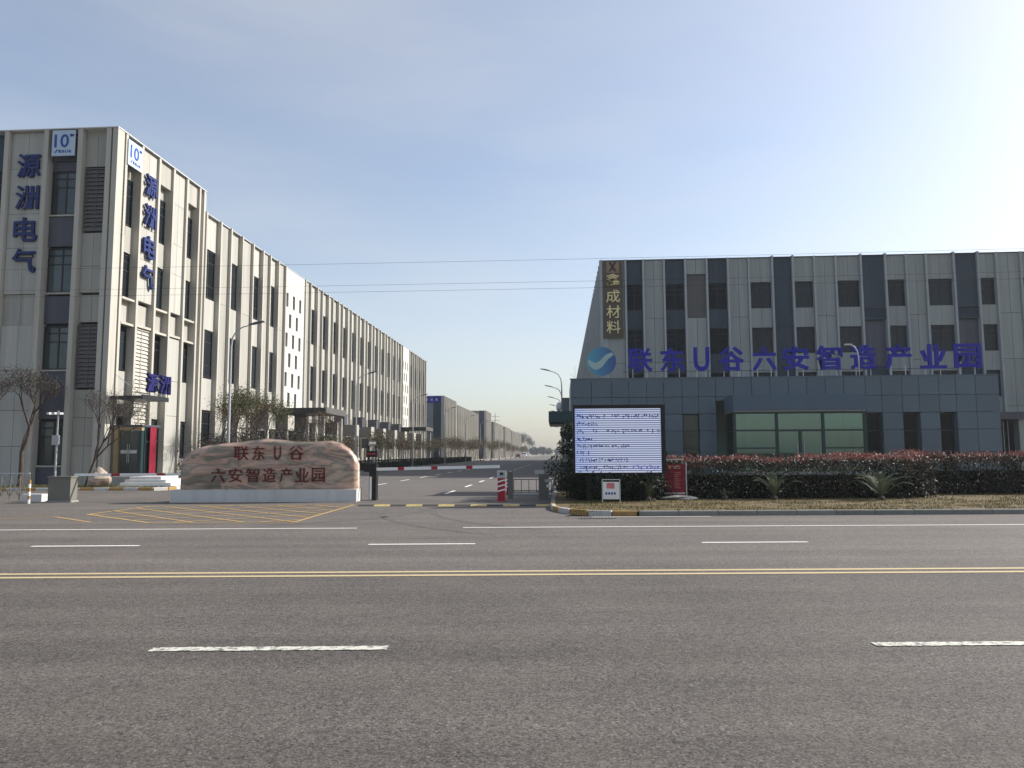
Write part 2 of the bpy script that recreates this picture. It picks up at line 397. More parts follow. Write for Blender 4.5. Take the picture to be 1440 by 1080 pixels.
# ------------------------------------------------------------------ facade kit
class Facade:
    """axis: 'F' runs along +X facing -Y; 'S' runs along +Y facing +X; 'W' runs along +Y facing -X.
    u = distance along, d = outward, all in the building's own coordinates."""
    def __init__(s, parent, axis, ox, oy): s.p = parent; s.a = axis; s.ox = ox; s.oy = oy; s.cache = {}
    def rng(s, u0, u1, d0, d1):
        if s.a == 'F': return s.ox+u0, s.ox+u1, s.oy-d1, s.oy-d0
        if s.a == 'S': return s.ox+d0, s.ox+d1, s.oy+u0, s.oy+u1
        return s.ox-d1, s.ox-d0, s.oy+u0, s.oy+u1
    def box(s, name, m, u0, u1, d0, d1, z0, z1, parent=None):
        return piece(name, parent or s.p, m, *s.rng(u0, u1, d0, d1), z0, z1)
    def window(s, u0, u1, z0, z1, d, cols=2, rows=(0.72,), glass=None, frame=None, fw=0.06, split=False):
        glass = glass or M['glass']; frame = frame or M['frame']
        w, h = u1-u0, z1-z0
        key = (round(w, 2), round(h, 2), cols, rows, fw, glass.name, frame.name, split)
        cs = [0] + [w*i/cols for i in range(1, cols)] + [w]
        rs = [0] + [h*r for r in rows] + [h]
        if key not in s.cache:
            b = MB(); g = MB()
            b.box(0, w, -.04, .04, 0, fw).box(0, w, -.04, .04, h-fw, h).box(0, fw, -.04, .04, fw, h-fw).box(w-fw, w, -.04, .04, fw, h-fw)
            for c in cs[1:-1]: b.box(c-fw/2, c+fw/2, -.036, .036, fw, h-fw)
            for r in rs[1:-1]: b.box(fw, w-fw, -.032, .032, r-fw/2, r+fw/2)
            panes = []
            for i in range(len(cs)-1):
                for j in range(len(rs)-1):
                    if split: panes.append((MB().box(cs[i]+fw/2, cs[i+1]-fw/2, -.008, .008, rs[j]+fw/2, rs[j+1]-fw/2)).mesh('pane', [glass]))
                    else: g.box(cs[i]+fw/2, cs[i+1]-fw/2, -.008, .008, rs[j]+fw/2, rs[j+1]-fw/2)
            if not split: panes = [g.mesh('pane', [glass])]
            s.cache[key] = (b.mesh('window', [frame]), panes)
        fm, panes = s.cache[key]
        if s.a == 'F': loc, rz = (s.ox+u0, s.oy-d, z0), 0
        elif s.a == 'S': loc, rz = (s.ox+d, s.oy+u0, z0), math.pi/2
        else: loc, rz = (s.ox-d, s.oy+u1, z0), -math.pi/2
        wo = link('window', fm, None, s.p, loc, rz)
        for pm in panes: link('pane', pm, None, wo)
        return wo
    def louvre(s, u0, u1, z0, z1, d, m=None, n=None):
        m = m or M['louvre']; n = n or max(4, int((z1-z0)/0.22)); w = u1-u0; h = z1-z0
        key = ('l', round(w, 2), round(h, 2), m.name)
        if key not in s.cache:
            fr = MB(); fr.box(0, .05, -.05, .05, 0, h).box(w-.05, w, -.05, .05, 0, h).box(.05, w-.05, -.05, .05, 0, .05).box(.05, w-.05, -.05, .05, h-.05, h).box(w/2-.02, w/2+.02, -.055, -.045, .05, h-.05)
            hh = (h-.1)/n; sl = MB()
            sl.quad((.05, -.04, 0), (w-.05, -.04, 0), (w-.05, .03, hh*.92), (.05, .03, hh*.92))
            sl.quad((.05, -.04, 0), (.05, -.03, 0), (w-.05, -.03, 0), (w-.05, -.04, 0))
            sl.quad((.05, .04, hh*.92), (w-.05, .04, hh*.92), (w-.05, -.03, 0), (.05, -.03, 0))
            s.cache[key] = (fr.mesh('louvre_frame', [m]), sl.mesh('slat', [m]), hh)
        fm, sm, hh = s.cache[key]
        if s.a == 'F': loc, rz = (s.ox+u0, s.oy-d, z0), 0
        elif s.a == 'S': loc, rz = (s.ox+d, s.oy+u0, z0), math.pi/2
        else: loc, rz = (s.ox-d, s.oy+u1, z0), -math.pi/2
        lo = link('louvre', fm, None, s.p, loc, rz)
        for i in range(n): link('slat', sm, None, lo, (0, 0, .05+i*hh))
        return lo
    def panels(s, name, m, u0, u1, d0, d1, zs, cols=1, gap=0.02):
        for z0, z1 in zip(zs[:-1], zs[1:]):
            for c in range(cols):
                a = u0+(u1-u0)*c/cols; b = u0+(u1-u0)*(c+1)/cols
                s.box(name, m, a+gap/2, b-gap/2, d0, d1, z0+gap/2, z1-gap/2)

# ------------------------------------------------------------------ ground, roads, markings
def sheet(name, pts, z, m, label=None, kind='structure', cuts=None):
    b = MB(); b.quad(*[(x, y, z) for x, y in pts])
    o = b.build(name, m); tag(o, label, None, None, kind); return o

cA, sA = math.cos(RA), math.sin(RA)
def P(s_, t_): return (s_*cA - t_*sA, s_*sA + t_*cA)        # road coordinates -> world

sheet('ground', [(-1500, -600), (1500, -600), (1500, 2200), (-1500, 2200)], -0.03, M['soil'], 'bare brown ground under and beyond everything')
sheet('main_road', [P(-160, -9), P(160, -9), P(160, 19.25), P(-160, 19.25)], 0.0, M['asphalt'], 'wide grey-brown asphalt road across the foreground')
sheet('forecourt', [P(-60, 19.25), P(1.5, 19.25), (1.0, 21.5), (0.2, 30), (-0.3, 33), (-60, 33)], 0.0, M['asphalt2'], 'grey asphalt forecourt around the inscribed stone')
sheet('side_street', [(-18.0, 33), (-0.3, 33), (-0.3, 640), (-18.0, 640)], 0.0, M['asphalt3'], 'long straight asphalt street running away behind the gate')
sheet('factory_yard', [(-90, 33), (-20.8, 33), (-20.8, 640), (-90, 640)], 0.004, M['concrete'], 'pale concrete yard along the left buildings')
sheet('left_verge', [(-20.8, 38), (-18.2, 38), (-18.2, 640), (-20.8, 640)], 0.05, M['lawn'], 'strip of dry soil under the street trees on the left')

def strip(name, s0, s1, t0, t1, z, m, label, jag=0.0, n=1):
    b = MB()
    for i in range(n):
        a = s0+(s1-s0)*i/n; c = s0+(s1-s0)*(i+1)/n
        if i == 0: j0, j1 = (rnd.uniform(-jag, jag), rnd.uniform(-jag, jag))
        k0, k1 = (rnd.uniform(-jag, jag), rnd.uniform(-jag, jag))
        p = [P(a, t0+j0), P(c, t0+k0), P(c, t1+k1), P(a, t1+j1)]
        b.quad(*[(x, y, z) for x, y in p]); j0, j1 = k0, k1
    return tag(b.build(name, m), label, None, None, 'structure')

strip('yellow_centre_line', -150, 150, 10.02, 10.14, 0.005, M['line_yellow'], 'nearer stripe of the double yellow centre line')
strip('yellow_centre_line', -150, 150, 10.32, 10.44, 0.005, M['line_yellow'], 'farther stripe of the double yellow centre line')
for k in range(-8, 10):
    s0 = -2.92 + 6.0*k
    nm = {0: 'thick ragged white dash in the near lanes left of centre', 1: 'thick ragged white dash in the near lanes at the right edge'}.get(k, 'white lane dash of the near lanes out of view')
    strip('lane_dash', s0, s0+1.95, 6.31, 6.43, 0.006, M['line_worn'], nm, 0.009, 60)
DL = {-1: 'thin white dash in the far lanes on the left', 0: 'thin white dash in the far lanes at the middle', 1: 'thin white dash in the far lanes right of centre'}
for k in range(-8, 10):
    s0 = -2.42 + 5.95*k
    strip('lane_dash', s0, s0+1.9, 13.46, 13.57, 0.006, M['line_white'], DL.get(k, 'white lane dash of the far lanes out of view'))
strip('road_edge_line', -110, -3.2, 16.42, 16.52, 0.006, M['line_white'], 'white edge line left of the gate mouth')
strip('road_edge_line', -0.9, 110, 16.42, 16.52, 0.006, M['line_white'], 'white edge line right of the gate mouth')
strip('gutter_line', 2.2, 5.2, 18.95, 19.02, 0.006, M['line_white'], 'short white line at the foot of the right kerb')
# tyre marks sweeping out of the gate
def arc(name, cx, cy, r, a0, a1, w, m, label, z=0.006, n=24):
    b = MB()
    for i in range(n):
        t0 = R(a0+(a1-a0)*i/n); t1 = R(a0+(a1-a0)*(i+1)/n)
        q = [(cx+(r)*math.cos(t0), cy+r*math.sin(t0), z), (cx+r*math.cos(t1), cy+r*math.sin(t1), z),
             (cx+(r+w)*math.cos(t1), cy+(r+w)*math.sin(t1), z), (cx+(r+w)*math.cos(t0), cy+(r+w)*math.sin(t0), z)]
        b.quad(*q)
    return tag(b.build(name, m), label, None, None, 'structure')
arc('tyre_mark', 3.4, 22.0, 7.0, 180, 238, 0.16, M['skid'], 'inner dark tyre mark curving right out of the gate', 0.0035)
arc('tyre_mark', 3.4, 22.0, 8.4, 182, 236, 0.16, M['skid'], 'outer dark tyre mark curving right out of the gate', 0.0035)
arc('tyre_mark', -9.5, 21.8, 5.6, 300, 356, 0.15, M['skid'], 'dark tyre mark curving left out of the gate', 0.0035)

# yellow hatched box in front of the stone
hb = MB()
def seg(b, a, c, w, z):
    a = Vector((*a, 0)); c = Vector((*c, 0)); d = (c-a).normalized(); n = Vector((-d.y, d.x, 0))*w/2
    b.quad((*(a-n).xy, z), (*(c-n).xy, z), (*(c+n).xy, z), (*(a+n).xy, z))
BX = [(-12.9, 19.75), (-12.95, 22.95), (-6.6, 23.6), (-6.35, 17.55), (-9.8, 17.35)]
for i in range(5):
    if i != 3: seg(hb, BX[i], BX[(i+1) % 5], 0.10, 0.005 + 0.0004*i)
seg(hb, BX[3], BX[4], 0.08, 0.0075)
def inside(p):
    n = 0
    for i in range(5):
        (x1, y1), (x2, y2) = BX[i], BX[(i+1) % 5]
        if (y1 > p[1]) != (y2 > p[1]) and p[0] < (x2-x1)*(p[1]-y1)/(y2-y1)+x1: n += 1
    return n % 2 == 1
for fam, (dx, dy) in enumerate(((0.76, -0.65), (0.76, 0.65))):
    for k in range(-9, 14):
        sp_ = (0.86, 1.25)[fam]; ox, oy = -9.6 - dy*sp_*k, 20.4 + dx*sp_*k
        run = None; pts = []
        for j in range(-160, 161):
            p = (ox+dx*j*0.06, oy+dy*j*0.06)
            if inside(p): pts.append(p)
        if len(pts) > 6: seg(hb, pts[0], pts[-1], 0.085, 0.0088 + 0.0016*fam)
tag(hb.build('yellow_hatched_box', M['hatch_yellow']), 'worn yellow hatched keep-clear box in front of the inscribed stone', None, None, 'structure')
hx = MB(); seg(hx, (-13.3, 19.0), (-11.3, 17.45), 0.09, 0.006); seg(hx, (-14.6, 18.2), (-13.3, 19.0), 0.07, 0.0064)
tag(hx.build('yellow_hatch_remnant', M['hatch_yellow']), 'faint remnant of yellow hatching left of the box', None, None, 'structure')

# street markings
for X, y0, n, lab in ((-4.75, 30.0, 26, 'right'), (-9.7, 32.0, 26, 'left')):
    for k in range(n):
        b = MB(); ya = y0+k*6.2
        b.quad((X, ya, .006), (X+.15, ya, .006), (X+.15, ya+2.6, .006), (X, ya+2.6, .006))
        o = b.build('street_dash', M['line_white']); tag(o, f'{ORD[k]} white dash of the {lab} line up the side street', None, None, 'structure')
b = MB(); b.quad((-17.7, 36, .006), (-17.58, 36, .006), (-17.58, 600, .006), (-17.7, 600, .006))
tag(b.build('street_edge_line', M['line_white']), 'white edge line along the left kerb of the side street', None, None, 'structure')

# kerbs: separate stones along a path
def kerb(label, pts, m_cycle, w=0.14, h=0.13, step=1.0, gap=0.012, z0=-0.02):
    root = bpy.data.objects.new('kerb', None); COL.objects.link(root); root.location = (pts[0][0], pts[0][1], 0)
    tag(root, label, None, None, 'structure')
    ps = [Vector(p) for p in pts]; i = 0; L = 0; out = []
    segs = [(ps[j], ps[j+1], (ps[j+1]-ps[j]).length) for j in range(len(ps)-1)]
    tot = sum(s_[2] for s_ in segs)
    def at(d):
        for a, c, l in segs:
            if d <= l: return a+(c-a)*(d/l)
            d -= l
        return segs[-1][1]
    n = max(1, int(tot/step))
    for k in range(n):
        a = at(tot*k/n); c = at(tot*(k+1)/n); d = (c-a); l = d.length; ang = math.atan2(d.y, d.x)
        mm = m_cycle[k % len(m_cycle)]
        key = ('kerb', mm.name, round(l, 2))
        if key not in UNIT:
            q = MB(); hl = l/2-gap/2; e = .018
            q.v = [(-hl, -w/2, z0), (hl, -w/2, z0), (hl, w/2, z0), (-hl, w/2, z0), (-hl, -w/2, h-e), (hl, -w/2, h-e), (hl, w/2, h-e), (-hl, w/2, h-e),
                   (-hl+e, -w/2+e, h), (hl-e, -w/2+e, h), (hl-e, w/2-e, h), (-hl+e, w/2-e, h)]
            q.f = [(0, 3, 2, 1), (0, 1, 5, 4), (1, 2, 6, 5), (2, 3, 7, 6), (3, 0, 4, 7), (4, 5, 9, 8), (5, 6, 10, 9), (6, 7, 11, 10), (7, 4, 8, 11), (8, 9, 10, 11)]
            q.mi = [0]*10; UNIT[key] = q.mesh('kerb_stone', [mm])
        mid = (a+c)/2
        o = link('kerb_stone', UNIT[key], None, root, (mid.x-pts[0][0]+0, mid.y-pts[0][1], rnd.uniform(-.003, .003)), ang+rnd.uniform(-.004, .004))
    return root
def Pv(s_, t_): return P(s_, t_)
c0 = P(3.4, 19.32)
kerb('plain concrete kerb along the right verge of the main road', [P(3.45, 19.32), P(60, 19.32)], [M['kerb']])
curve = []
A0, A1, A2 = Vector(P(3.4, 19.32)), Vector(P(1.1, 19.3)), Vector((-0.28, 22.6))
for i in range(9):
    t = i/8; q = A0*(1-t)**2 + A1*2*t*(1-t) + A2*t*t; curve.append((q.x, q.y))
kerb('orange and white painted kerb rounding the corner under the screen', curve, [M['orange'], M['kerbwhite']], step=0.62)
kerb('grey kerb up the right side of the side street', [(-0.28, 22.65), (-0.28, 120)], [M['kerb']], step=1.0)
kerb('grey kerb up the left side of the side street', [(-18.1, 38.0), (-18.1, 180)], [M['kerb']], step=1.0)
for y0, y1, X, lab in ((120, 640, -0.28, 'right'), (180, 640, -18.1, 'left')):
    b = MB().box(X-.07, X+.07, y0+.02, y1, -.02, .13); tag(b.build('far_kerb', M['kerb']), f'far stretch of the {lab} street kerb', None, None, 'structure')
# raised verge right of the street
vg = MB(); pv = [P(60, 19.4)] + [] 
vp = [(x+.0, y+.06) for x, y in curve]
poly = [(60*cA-19.4*sA, 60*sA+19.4*cA)] + [(P(3.4, 19.4))] + [(curve[i][0]+.06, curve[i][1]+.05) for i in range(1, 8)] + [(-0.2, 22.7), (-0.2, 640), (90, 640), (90, 30)]
b = MB(); b.quad(*[(x, y, .10) for x, y in poly]); tag(b.build('right_verge', M['lawn']), 'raised verge of dry yellow grass right of the street', None, None, 'structure')

# planted island at left
kerb('orange and white painted kerb of the island before the left building', [(-27.5, 33.0), (-18.6, 33.25), (-18.25, 33.7), (-18.25, 36.5)], [M['orange'], M['kerbwhite']], step=0.66)
b = MB(); b.quad((-27.5, 33.06, .10), (-18.62, 33.3, .10), (-18.3, 33.7, .10), (-18.3, 36.6, .10), (-27.5, 36.6, .10))
tag(b.build('planting_island', M['lawn']), 'low planted island of dry grass before the left building', None, None, 'structure')

# ------------------------------------------------------------------ building A (left, cream)
def make_building_a():
    X, Y0 = -24.0, 37.8
    H1, H2 = 19.35, 18.05
    root = empty('factory_building', (X, Y0, 0), 'large cream factory with tall blue characters near its corner, left of the street', 'building')
    # cores stand behind the panels and close the volume
    piece('wall', root, M['core'], -45, -.62, .62, 10.3, 0, H1-.35)
    piece('wall', root, M['core'], -45, -.62, 10.3, 92.2, 0, H2-.3)
    piece('roof', root, M['roof'], -45, -.3, .3, 10.3, H1-.34, H1-.2)
    piece('roof', root, M['roof'], -45, -.3, 10.32, 92.4, H2-.28, H2-.15)
    F = Facade(root, 'F', 0, 0)          # u runs to the right, negative = leftwards from the corner
    S = Facade(root, 'S', 0, 0)
    joints = [0, 2.1, 4.0, 6.15, 8.6, 10.3, 12.85, 14.75, 17.3, 19.34]
    # --- shaded front
    fins = [-6.25, -3.99, -2.04, -.42]
    for f in fins: F.box('fin', M['fin'], f-.13, f+.13, -.58, .10, 0, H1+.04)
    F.box('corner_pier', M['fin'], -.19, 0.10, -.5, .10, 0, H1+.04)
    S.box('corner_pier', M['fin'], 0.32, 0.56, -.5, .07, 0, H1+.04)
    # bay with the tall characters
    F.panels('wall_panel', M['cream'], -6.1, -4.14, -.6, -.12, [2.1, 4.0, 6.15, 8.6], 2)
    F.panels('wall_panel', M['cream2'], -6.1, -4.14, -.6, -.2, [8.6, 10.3], 2)
    F.panels('wall_panel', M['cream'], -6.1, -4.14, -.6, -.12, [10.3, 12.85, 14.75, 17.3, 19.34], 2)
    F.panels('wall_panel', M['cream'], -6.1, -4.14, -.6, -.12, [0, 2.1], 2)
    # window bay
    u0, u1 = -3.86, -2.17
    for z0, z1, m in ((17.75, 19.34, M['slate']), (12.95, 14.6, M['slate']), (8.7, 10.2, M['slate']), (3.55, 6.1, M['slate']), (.05, 1.0, M['slate'])):
        F.box('spandrel_panel', m, u0, u1, -.6, -.3, z0, z1)
    F.box('spandrel_panel', M['slate'], u0, u1, -.6, -.38, 17.2, 17.73)
    for z0, z1 in ((14.72, 17.15), (10.4, 12.85), (6.2, 8.55), (1.1, 3.45)):
        F.window(u0, u1, z0, z1, -.42, 2, (.64, .84), M['glass2'], split=True, fw=.07)
        F.box('sill', M['fin'], u0, u1, -.4, -.22, z0-.1, z0-.02)
    # louvre bay
    u0, u1 = -1.9, -.56
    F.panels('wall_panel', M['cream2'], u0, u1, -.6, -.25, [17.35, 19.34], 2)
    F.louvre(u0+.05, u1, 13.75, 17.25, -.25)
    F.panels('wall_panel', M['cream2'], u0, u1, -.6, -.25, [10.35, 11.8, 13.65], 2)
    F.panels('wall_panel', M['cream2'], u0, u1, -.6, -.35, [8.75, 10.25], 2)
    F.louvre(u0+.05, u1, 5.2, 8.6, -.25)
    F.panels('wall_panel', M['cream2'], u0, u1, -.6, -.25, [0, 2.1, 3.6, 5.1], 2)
    # leftmost dark bay and the rest of the front out to the left
    for i in range(9):
        a = -6.38-2.1*(i+1); c = -6.38-2.1*i
        F.box('fin', M['fin'], a-.13, a+.13, -.58, .10, 0, H1+.04)
        mm = M['teal'] if i % 3 == 0 else (M['cream'] if i % 3 == 1 else M['slate'])
        for z0, z1 in ((0, 2.1), (2.1, 6.15), (6.15, 10.3), (10.3, 14.75), (14.75, 19.34)):
            F.box('wall_panel', mm, a+.15, c-.15, -.6, -.28, z0+.01, z1-.01)
        if i % 3 != 1:
            for z0 in (15.0, 10.7, 6.5, 2.4): F.window(a+.2, c-.2, z0, z0+2.3, -.24, 2, (.64,), M['glass'])
    F.box('coping', M['coping'], -45, .12, -.5, .13, H1+.045, H1+.10)
    # --- sunlit side, taller block
    sf = [0.78, 2.38, 4.23, 5.9, 7.58, 9.25]
    for f in sf: S.box('fin', M['fin'], f-.10, f+.10, -.58, .10, 0, H1+.04)
    S.box('fin', M['fin'], 9.78, 9.98, -.58, .10, 0, H1+.04)
    S.box('wall_panel', M['cream2'], .57, .67, -.6, -.2, 0, H1)
    def wbay(u0, u1):
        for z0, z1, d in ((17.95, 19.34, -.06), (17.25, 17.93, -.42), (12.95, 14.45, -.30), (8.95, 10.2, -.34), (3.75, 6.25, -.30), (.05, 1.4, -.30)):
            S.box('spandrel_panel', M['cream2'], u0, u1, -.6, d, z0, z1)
        for z0, z1 in ((14.55, 17.2), (10.35, 12.85), (6.35, 8.8), (1.5, 3.65)):
            S.window(u0, u1, z0, z1, -.42, 2, (.64, .84), M['glass'], fw=.06)
        S.box('sill', M['fin'], u0, u1, -.45, .02, 10.2, 10.32)
        S.box('lintel', M['fin'], u0, u1, -.45, .02, 8.80, 8.93)
    def bbay(u0, u1, louv=False):
        S.panels('wall_panel', M['cream'], u0, u1, -.6, -.05, [10.4, 12.85, 14.75, 17.3, 19.34], 1 if u1-u0 < 1.3 else 2)
        S.panels('wall_panel', M['cream2'], u0, u1, -.6, -.30, [9.1, 10.25], 1)
        S.box('lintel', M['fin'], u0, u1, -.45, .0, 8.88, 9.02)
        if louv:
            S.louvre(u0, u1, 5.2, 8.8, -.12, M['fin']); S.louvre(u0, u1, 1.2, 4.6, -.12, M['fin'])
            S.panels('wall_panel', M['cream'], u0, u1, -.6, -.05, [4.65, 5.15], 1)
        else: S.panels('wall_panel', M['cream'], u0, u1, -.6, -.05, [0, 2.1, 4.0, 6.15, 8.8], 1)
    S.panels('wall_panel', M['cream'], .9, 1.05, -.6, -.05, [0, 4.0, 8.8, 14.75, 19.34], 1)
    wbay(1.06, 2.28)
    bbay(2.48, 4.13, True)
    wbay(4.33, 5.8)
    bbay(6.0, 7.48)
    wbay(7.68, 9.15)
    S.panels('wall_panel', M['cream'], 9.36, 9.77, -.6, -.2, [0, 4.0, 8.8, 14.75, 19.34], 1)
    S.louvre(.5, .98, 13.7, 17.3, .02, M['louvre'])
    S.box('coping', M['coping'], 0, 10.1, -.5, .13, H1+.045, H1+.10)
    S.box('wall_panel', M['cream'], 9.99, 10.3, -.6, -.02, 0, H1-.02)
    # --- sunlit side, long block: (start, end, kind)
    bays = []
    Y = [10.32, 12.5, 14.15, 16.1, 18.1, 20.05, 21.55, 23.4, 25.05, 30.2, 31.65]
    kinds = ['w', 'b', 'w', 'b', 'w', 'b', 'w', 'b', 's', 'b']
    for a, c, k in zip(Y[:-1], Y[1:], kinds): bays.append((a, c, k))
    y = 31.65; i = 0
    while y < 72.2:
        w = (2.0 if i % 2 == 0 else 1.5); bays.append((y, y+w, 'w' if i % 2 == 0 else 'b')); y += w; i += 1
    bays.append((y, y+5.2, 's')); y += 5.2; i = 0
    while y < 91.8:
        w = (2.0 if i % 2 == 0 else 1.5); bays.append((y, y+w, 'w' if i % 2 == 0 else 'b')); y += w; i += 1
    for n, (a, c, k) in enumerate(bays):
        S.box('fin', M['fin'], a-.09, a+.09, -.58, .10, 0, H2+.06)
        u0, u1 = a+.10, c-.10
        if k == 'w':
            for z0, z1, d in ((15.75, H2-.02, -.22), (10.15, 12.3, -.22), (4.65, 6.8, -.22), (.02, 1.2, -.22)):
                S.box('spandrel_panel', M['cream'], u0, u1, -.6, d, z0, z1)
            for z0, z1 in ((12.4, 15.7), (6.9, 10.1), (1.3, 4.55)):
                S.window(u0, u1, z0, z1, -.34, 2, (.25, .75), M['glass'], fw=.06)
        elif k == 'b':
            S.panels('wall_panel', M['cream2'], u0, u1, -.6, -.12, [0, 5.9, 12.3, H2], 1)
        else:
            # stair wall with small staggered windows, built of piers and bands round the openings
            ws = []
            rows = [14.6, 12.8, 11.05, 9.3, 7.55, 5.8]
            us = (u0, u1); w = u1-u0
            zprev = H2-.02
            for r, z in enumerate(rows):
                cols = (0.12, 0.45, 0.78) if r % 2 == 0 else (0.28, 0.62)
                S.box('stair_wall_band', M['whiteplaster'], u0, u1, -.6, -.04, z+1.25+.001, zprev)
                e = u0
                for f in cols:
                    c0_ = u0+w*f-.28; c1_ = c0_+.56
                    S.box('stair_wall_pier', M['whiteplaster'], e, c0_, -.6, -.042, z, z+1.25)
                    S.window(c0_, c1_, z, z+1.25, -.25, 1, (.6,), M['glass'], fw=.04)
                    e = c1_
                S.box('stair_wall_pier', M['whiteplaster'], e, u1, -.6, -.042, z, z+1.25)
                zprev = z-.001
            S.box('stair_wall_band', M['whiteplaster'], u0, u1, -.6, -.04, 0, zprev)
    S.box('fin', M['fin'], y-.11, y+.11, -.58, .16, 0, H2+.06)
    S.box('coping', M['coping'], 10.42, y+.1, -.5, .0, H2+.0, H2+.04)
    return root
A = make_building_a()

# tall character signs (each fixed to the building, lettered things of their own)
sg = empty('vertical_character_sign', (-29.0, 37.85, 11.0), 'tall column of four dark blue characters on the shaded front of the left building', 'sign')
for k, (ch, z) in enumerate(zip('源洲电气', (17.45, 15.66, 13.86, 12.13))):
    char(ch, sg, M['blue'], (0, 0.02, z-11.0), 1.33, 1.35, 0.14)
sg = empty('vertical_character_sign', (-23.93, 41.13, 11.0), 'tall column of four blue characters on the sunlit side of the left building', 'sign')
for k, (ch, z) in enumerate(zip('源洲电气', (17.30, 15.52, 13.66, 11.90))):
    o = char(ch, sg, M['blue'], (0.03, 0, z-11.0), 1.2, 1.3, 0.14, math.pi/2)
for loc, rz, w, lab in (((-26.97, 37.7, 18.6), 0, 1.3, 'white anniversary plaque reading 10 on the shaded front parapet'), ((-23.86, 39.3, 18.42), math.pi/2, 1.4, 'white anniversary plaque reading 10 on the sunlit side parapet')):
    pq = empty('anniversary_plaque', loc, lab, 'sign', rz=rz)
    piece('board', pq, M['plaque'], -w/2, w/2, -.03, .03, -.72, .72)
    m = M['midblue']
    char('10', pq, m, (-.1, -.04, .12), .82, .74, .02, name='numeral', bold=.012)
    char('周', pq, m, (.42, -.04, .42), .13, .15, .02, bold=0); char('年', pq, m, (.55, -.04, .42), .12, .15, .02, bold=0)
    for i, ch in enumerate('联东U谷'): char(ch, pq, m, (-.18+.19*i, -.04, -.47), .15, .16, .02, bold=0)
    b = MB(); b.quad((-.5, -.035, -.56), (-.42, -.035, -.56), (-.26, -.035, -.36), (-.38, -.035, -.38)); b.build('swoosh_emblem', m, pq)
    for s_ in (-.4, .4): piece('bracket', pq, M['steel'], s_-.02, s_+.02, .03, .2, -.3, -.26)

# entrance of building A: vestibule, canopy, characters on canopy
ve = empty('entrance_vestibule', (-24.0, 38.3, 0), 'small glass entrance vestibule with ochre surround on the left building corner', 'entrance')
piece('platform', ve, M['concrete'], .12, 2.3, -.9, 2.2, 0.0, .5)
piece('door_surround', ve, M['wood'], .25, .46, 0, .3, .5, 3.12)
piece('door_surround', ve, M['wood'], .525, 1.76, 0.02, .28, 2.92, 3.12)
piece('door_surround', ve, M['green_frame'], 1.60, 1.76, 0.03, .27, .5, 2.91)
for i in range(2):
    piece('glass_door', ve, M['glass2'], .55+.52*i, 1.05+.52*i, .12, .14, .52, 2.9)
    piece('handle', ve, M['steel'], .98+.1*i, 1.0+.1*i, .04, .08, 1.2, 2.2)
piece('notice_strip', ve, M['kerbwhite'], .6, 1.5, .09, .11, 1.7, 1.88)
piece('roof', ve, M['slate'], .12, 1.84, -.05, 1.75, 3.125, 3.22)
F_ = Facade(ve, 'S', 1.76, 0)
F_.window(.3, 1.65, .5, 3.12, 0, 2, (.7,), M['glass_dark'], M['green_frame'])
bn = empty('entrance_banner', (-22.16, 38.95, .5), 'narrow red upright banner beside the left entrance doors', 'banner')
piece('banner_panel', bn, M['redbanner'], 0, .05, 0, .62, .05, 2.6)
piece('banner_foot', bn, M['steel'], -.05, .12, .15, .22, 0.0, .05); piece('banner_foot', bn, M['steel'], -.05, .12, .5, .58, 0.0, .05)
cn = empty('entrance_canopy', (-24.0, 38.05, 4.6), 'dark flat canopy over the left building corner entrance', 'canopy')
piece('canopy_slab', cn, M['frame'], .12, 1.85, 0, 2.6, 0, .16)
piece('canopy_edge', cn, M['frame'], 1.85, 1.90, -.03, 2.63, -.03, .22)
for yy in (.4, 2.2):
    MB().tube([(.15, yy, 1.3), (1.7, yy, .16)], .018, 6).build('tie_rod', M['steel'], cn)
cs = empty('canopy_characters', (-22.12, 38.1, 4.82), 'two dark blue characters standing on the entrance canopy edge', 'sign')
for i, ch in enumerate('源洲'):
    char(ch, cs, M['navy'], (0, .82+1.3*i, .68), 1.1, 1.05, .16, math.pi/2, bold=.03)
    for s_ in (-.35, .35): piece('support', cs, M['steel'], -.02, .02, .80+1.3*i+s_, .84+1.3*i+s_, -.02, .2)
st = empty('white_steps', (-21.3, 34.6, 0), 'white stone steps leading up to the left entrance', 'steps')
for i in range(4): piece('step', st, M['white'], .05*i, 3.0-.42*i, .32*i, 2.6, .14*i+.001, .14*(i+1))
# boulder on the island
def boulder(name, loc, r, m, label, seed, sq=(1, .8, .8), sub=3):
    import bmesh
    bm = bmesh.new(); bmesh.ops.create_icosphere(bm, subdivisions=sub, radius=1)
    g = random.Random(seed); dirs = [Vector((g.uniform(-1, 1), g.uniform(-1, 1), g.uniform(-1, 1))).normalized() for _ in range(26)]
    for v in bm.verts:
        k = 1.0
        for d in dirs:
            q = v.co.normalized().dot(d)
            if q > .72: k -= (q-.72)*.55
        v.co = Vector((v.co.x*sq[0]*k, v.co.y*sq[1]*k, v.co.z*sq[2]*k))*r
    me = bpy.data.meshes.new(name); bm.to_mesh(me); bm.free(); me.materials.append(m)
    o = link(name, me, None, None, loc); return tag(o, label, 'rock')
M['rock'] = mat('mottled_rock', (0.36, 0.29, 0.23), 0.85, 0.45, 7, bump=.6, bscale=18)
boulder('boulder', (-21.9, 34.4, .52), .60, M['rock'], 'rounded mottled beige boulder on the island by the entrance steps', 3, (1, .85, 1))

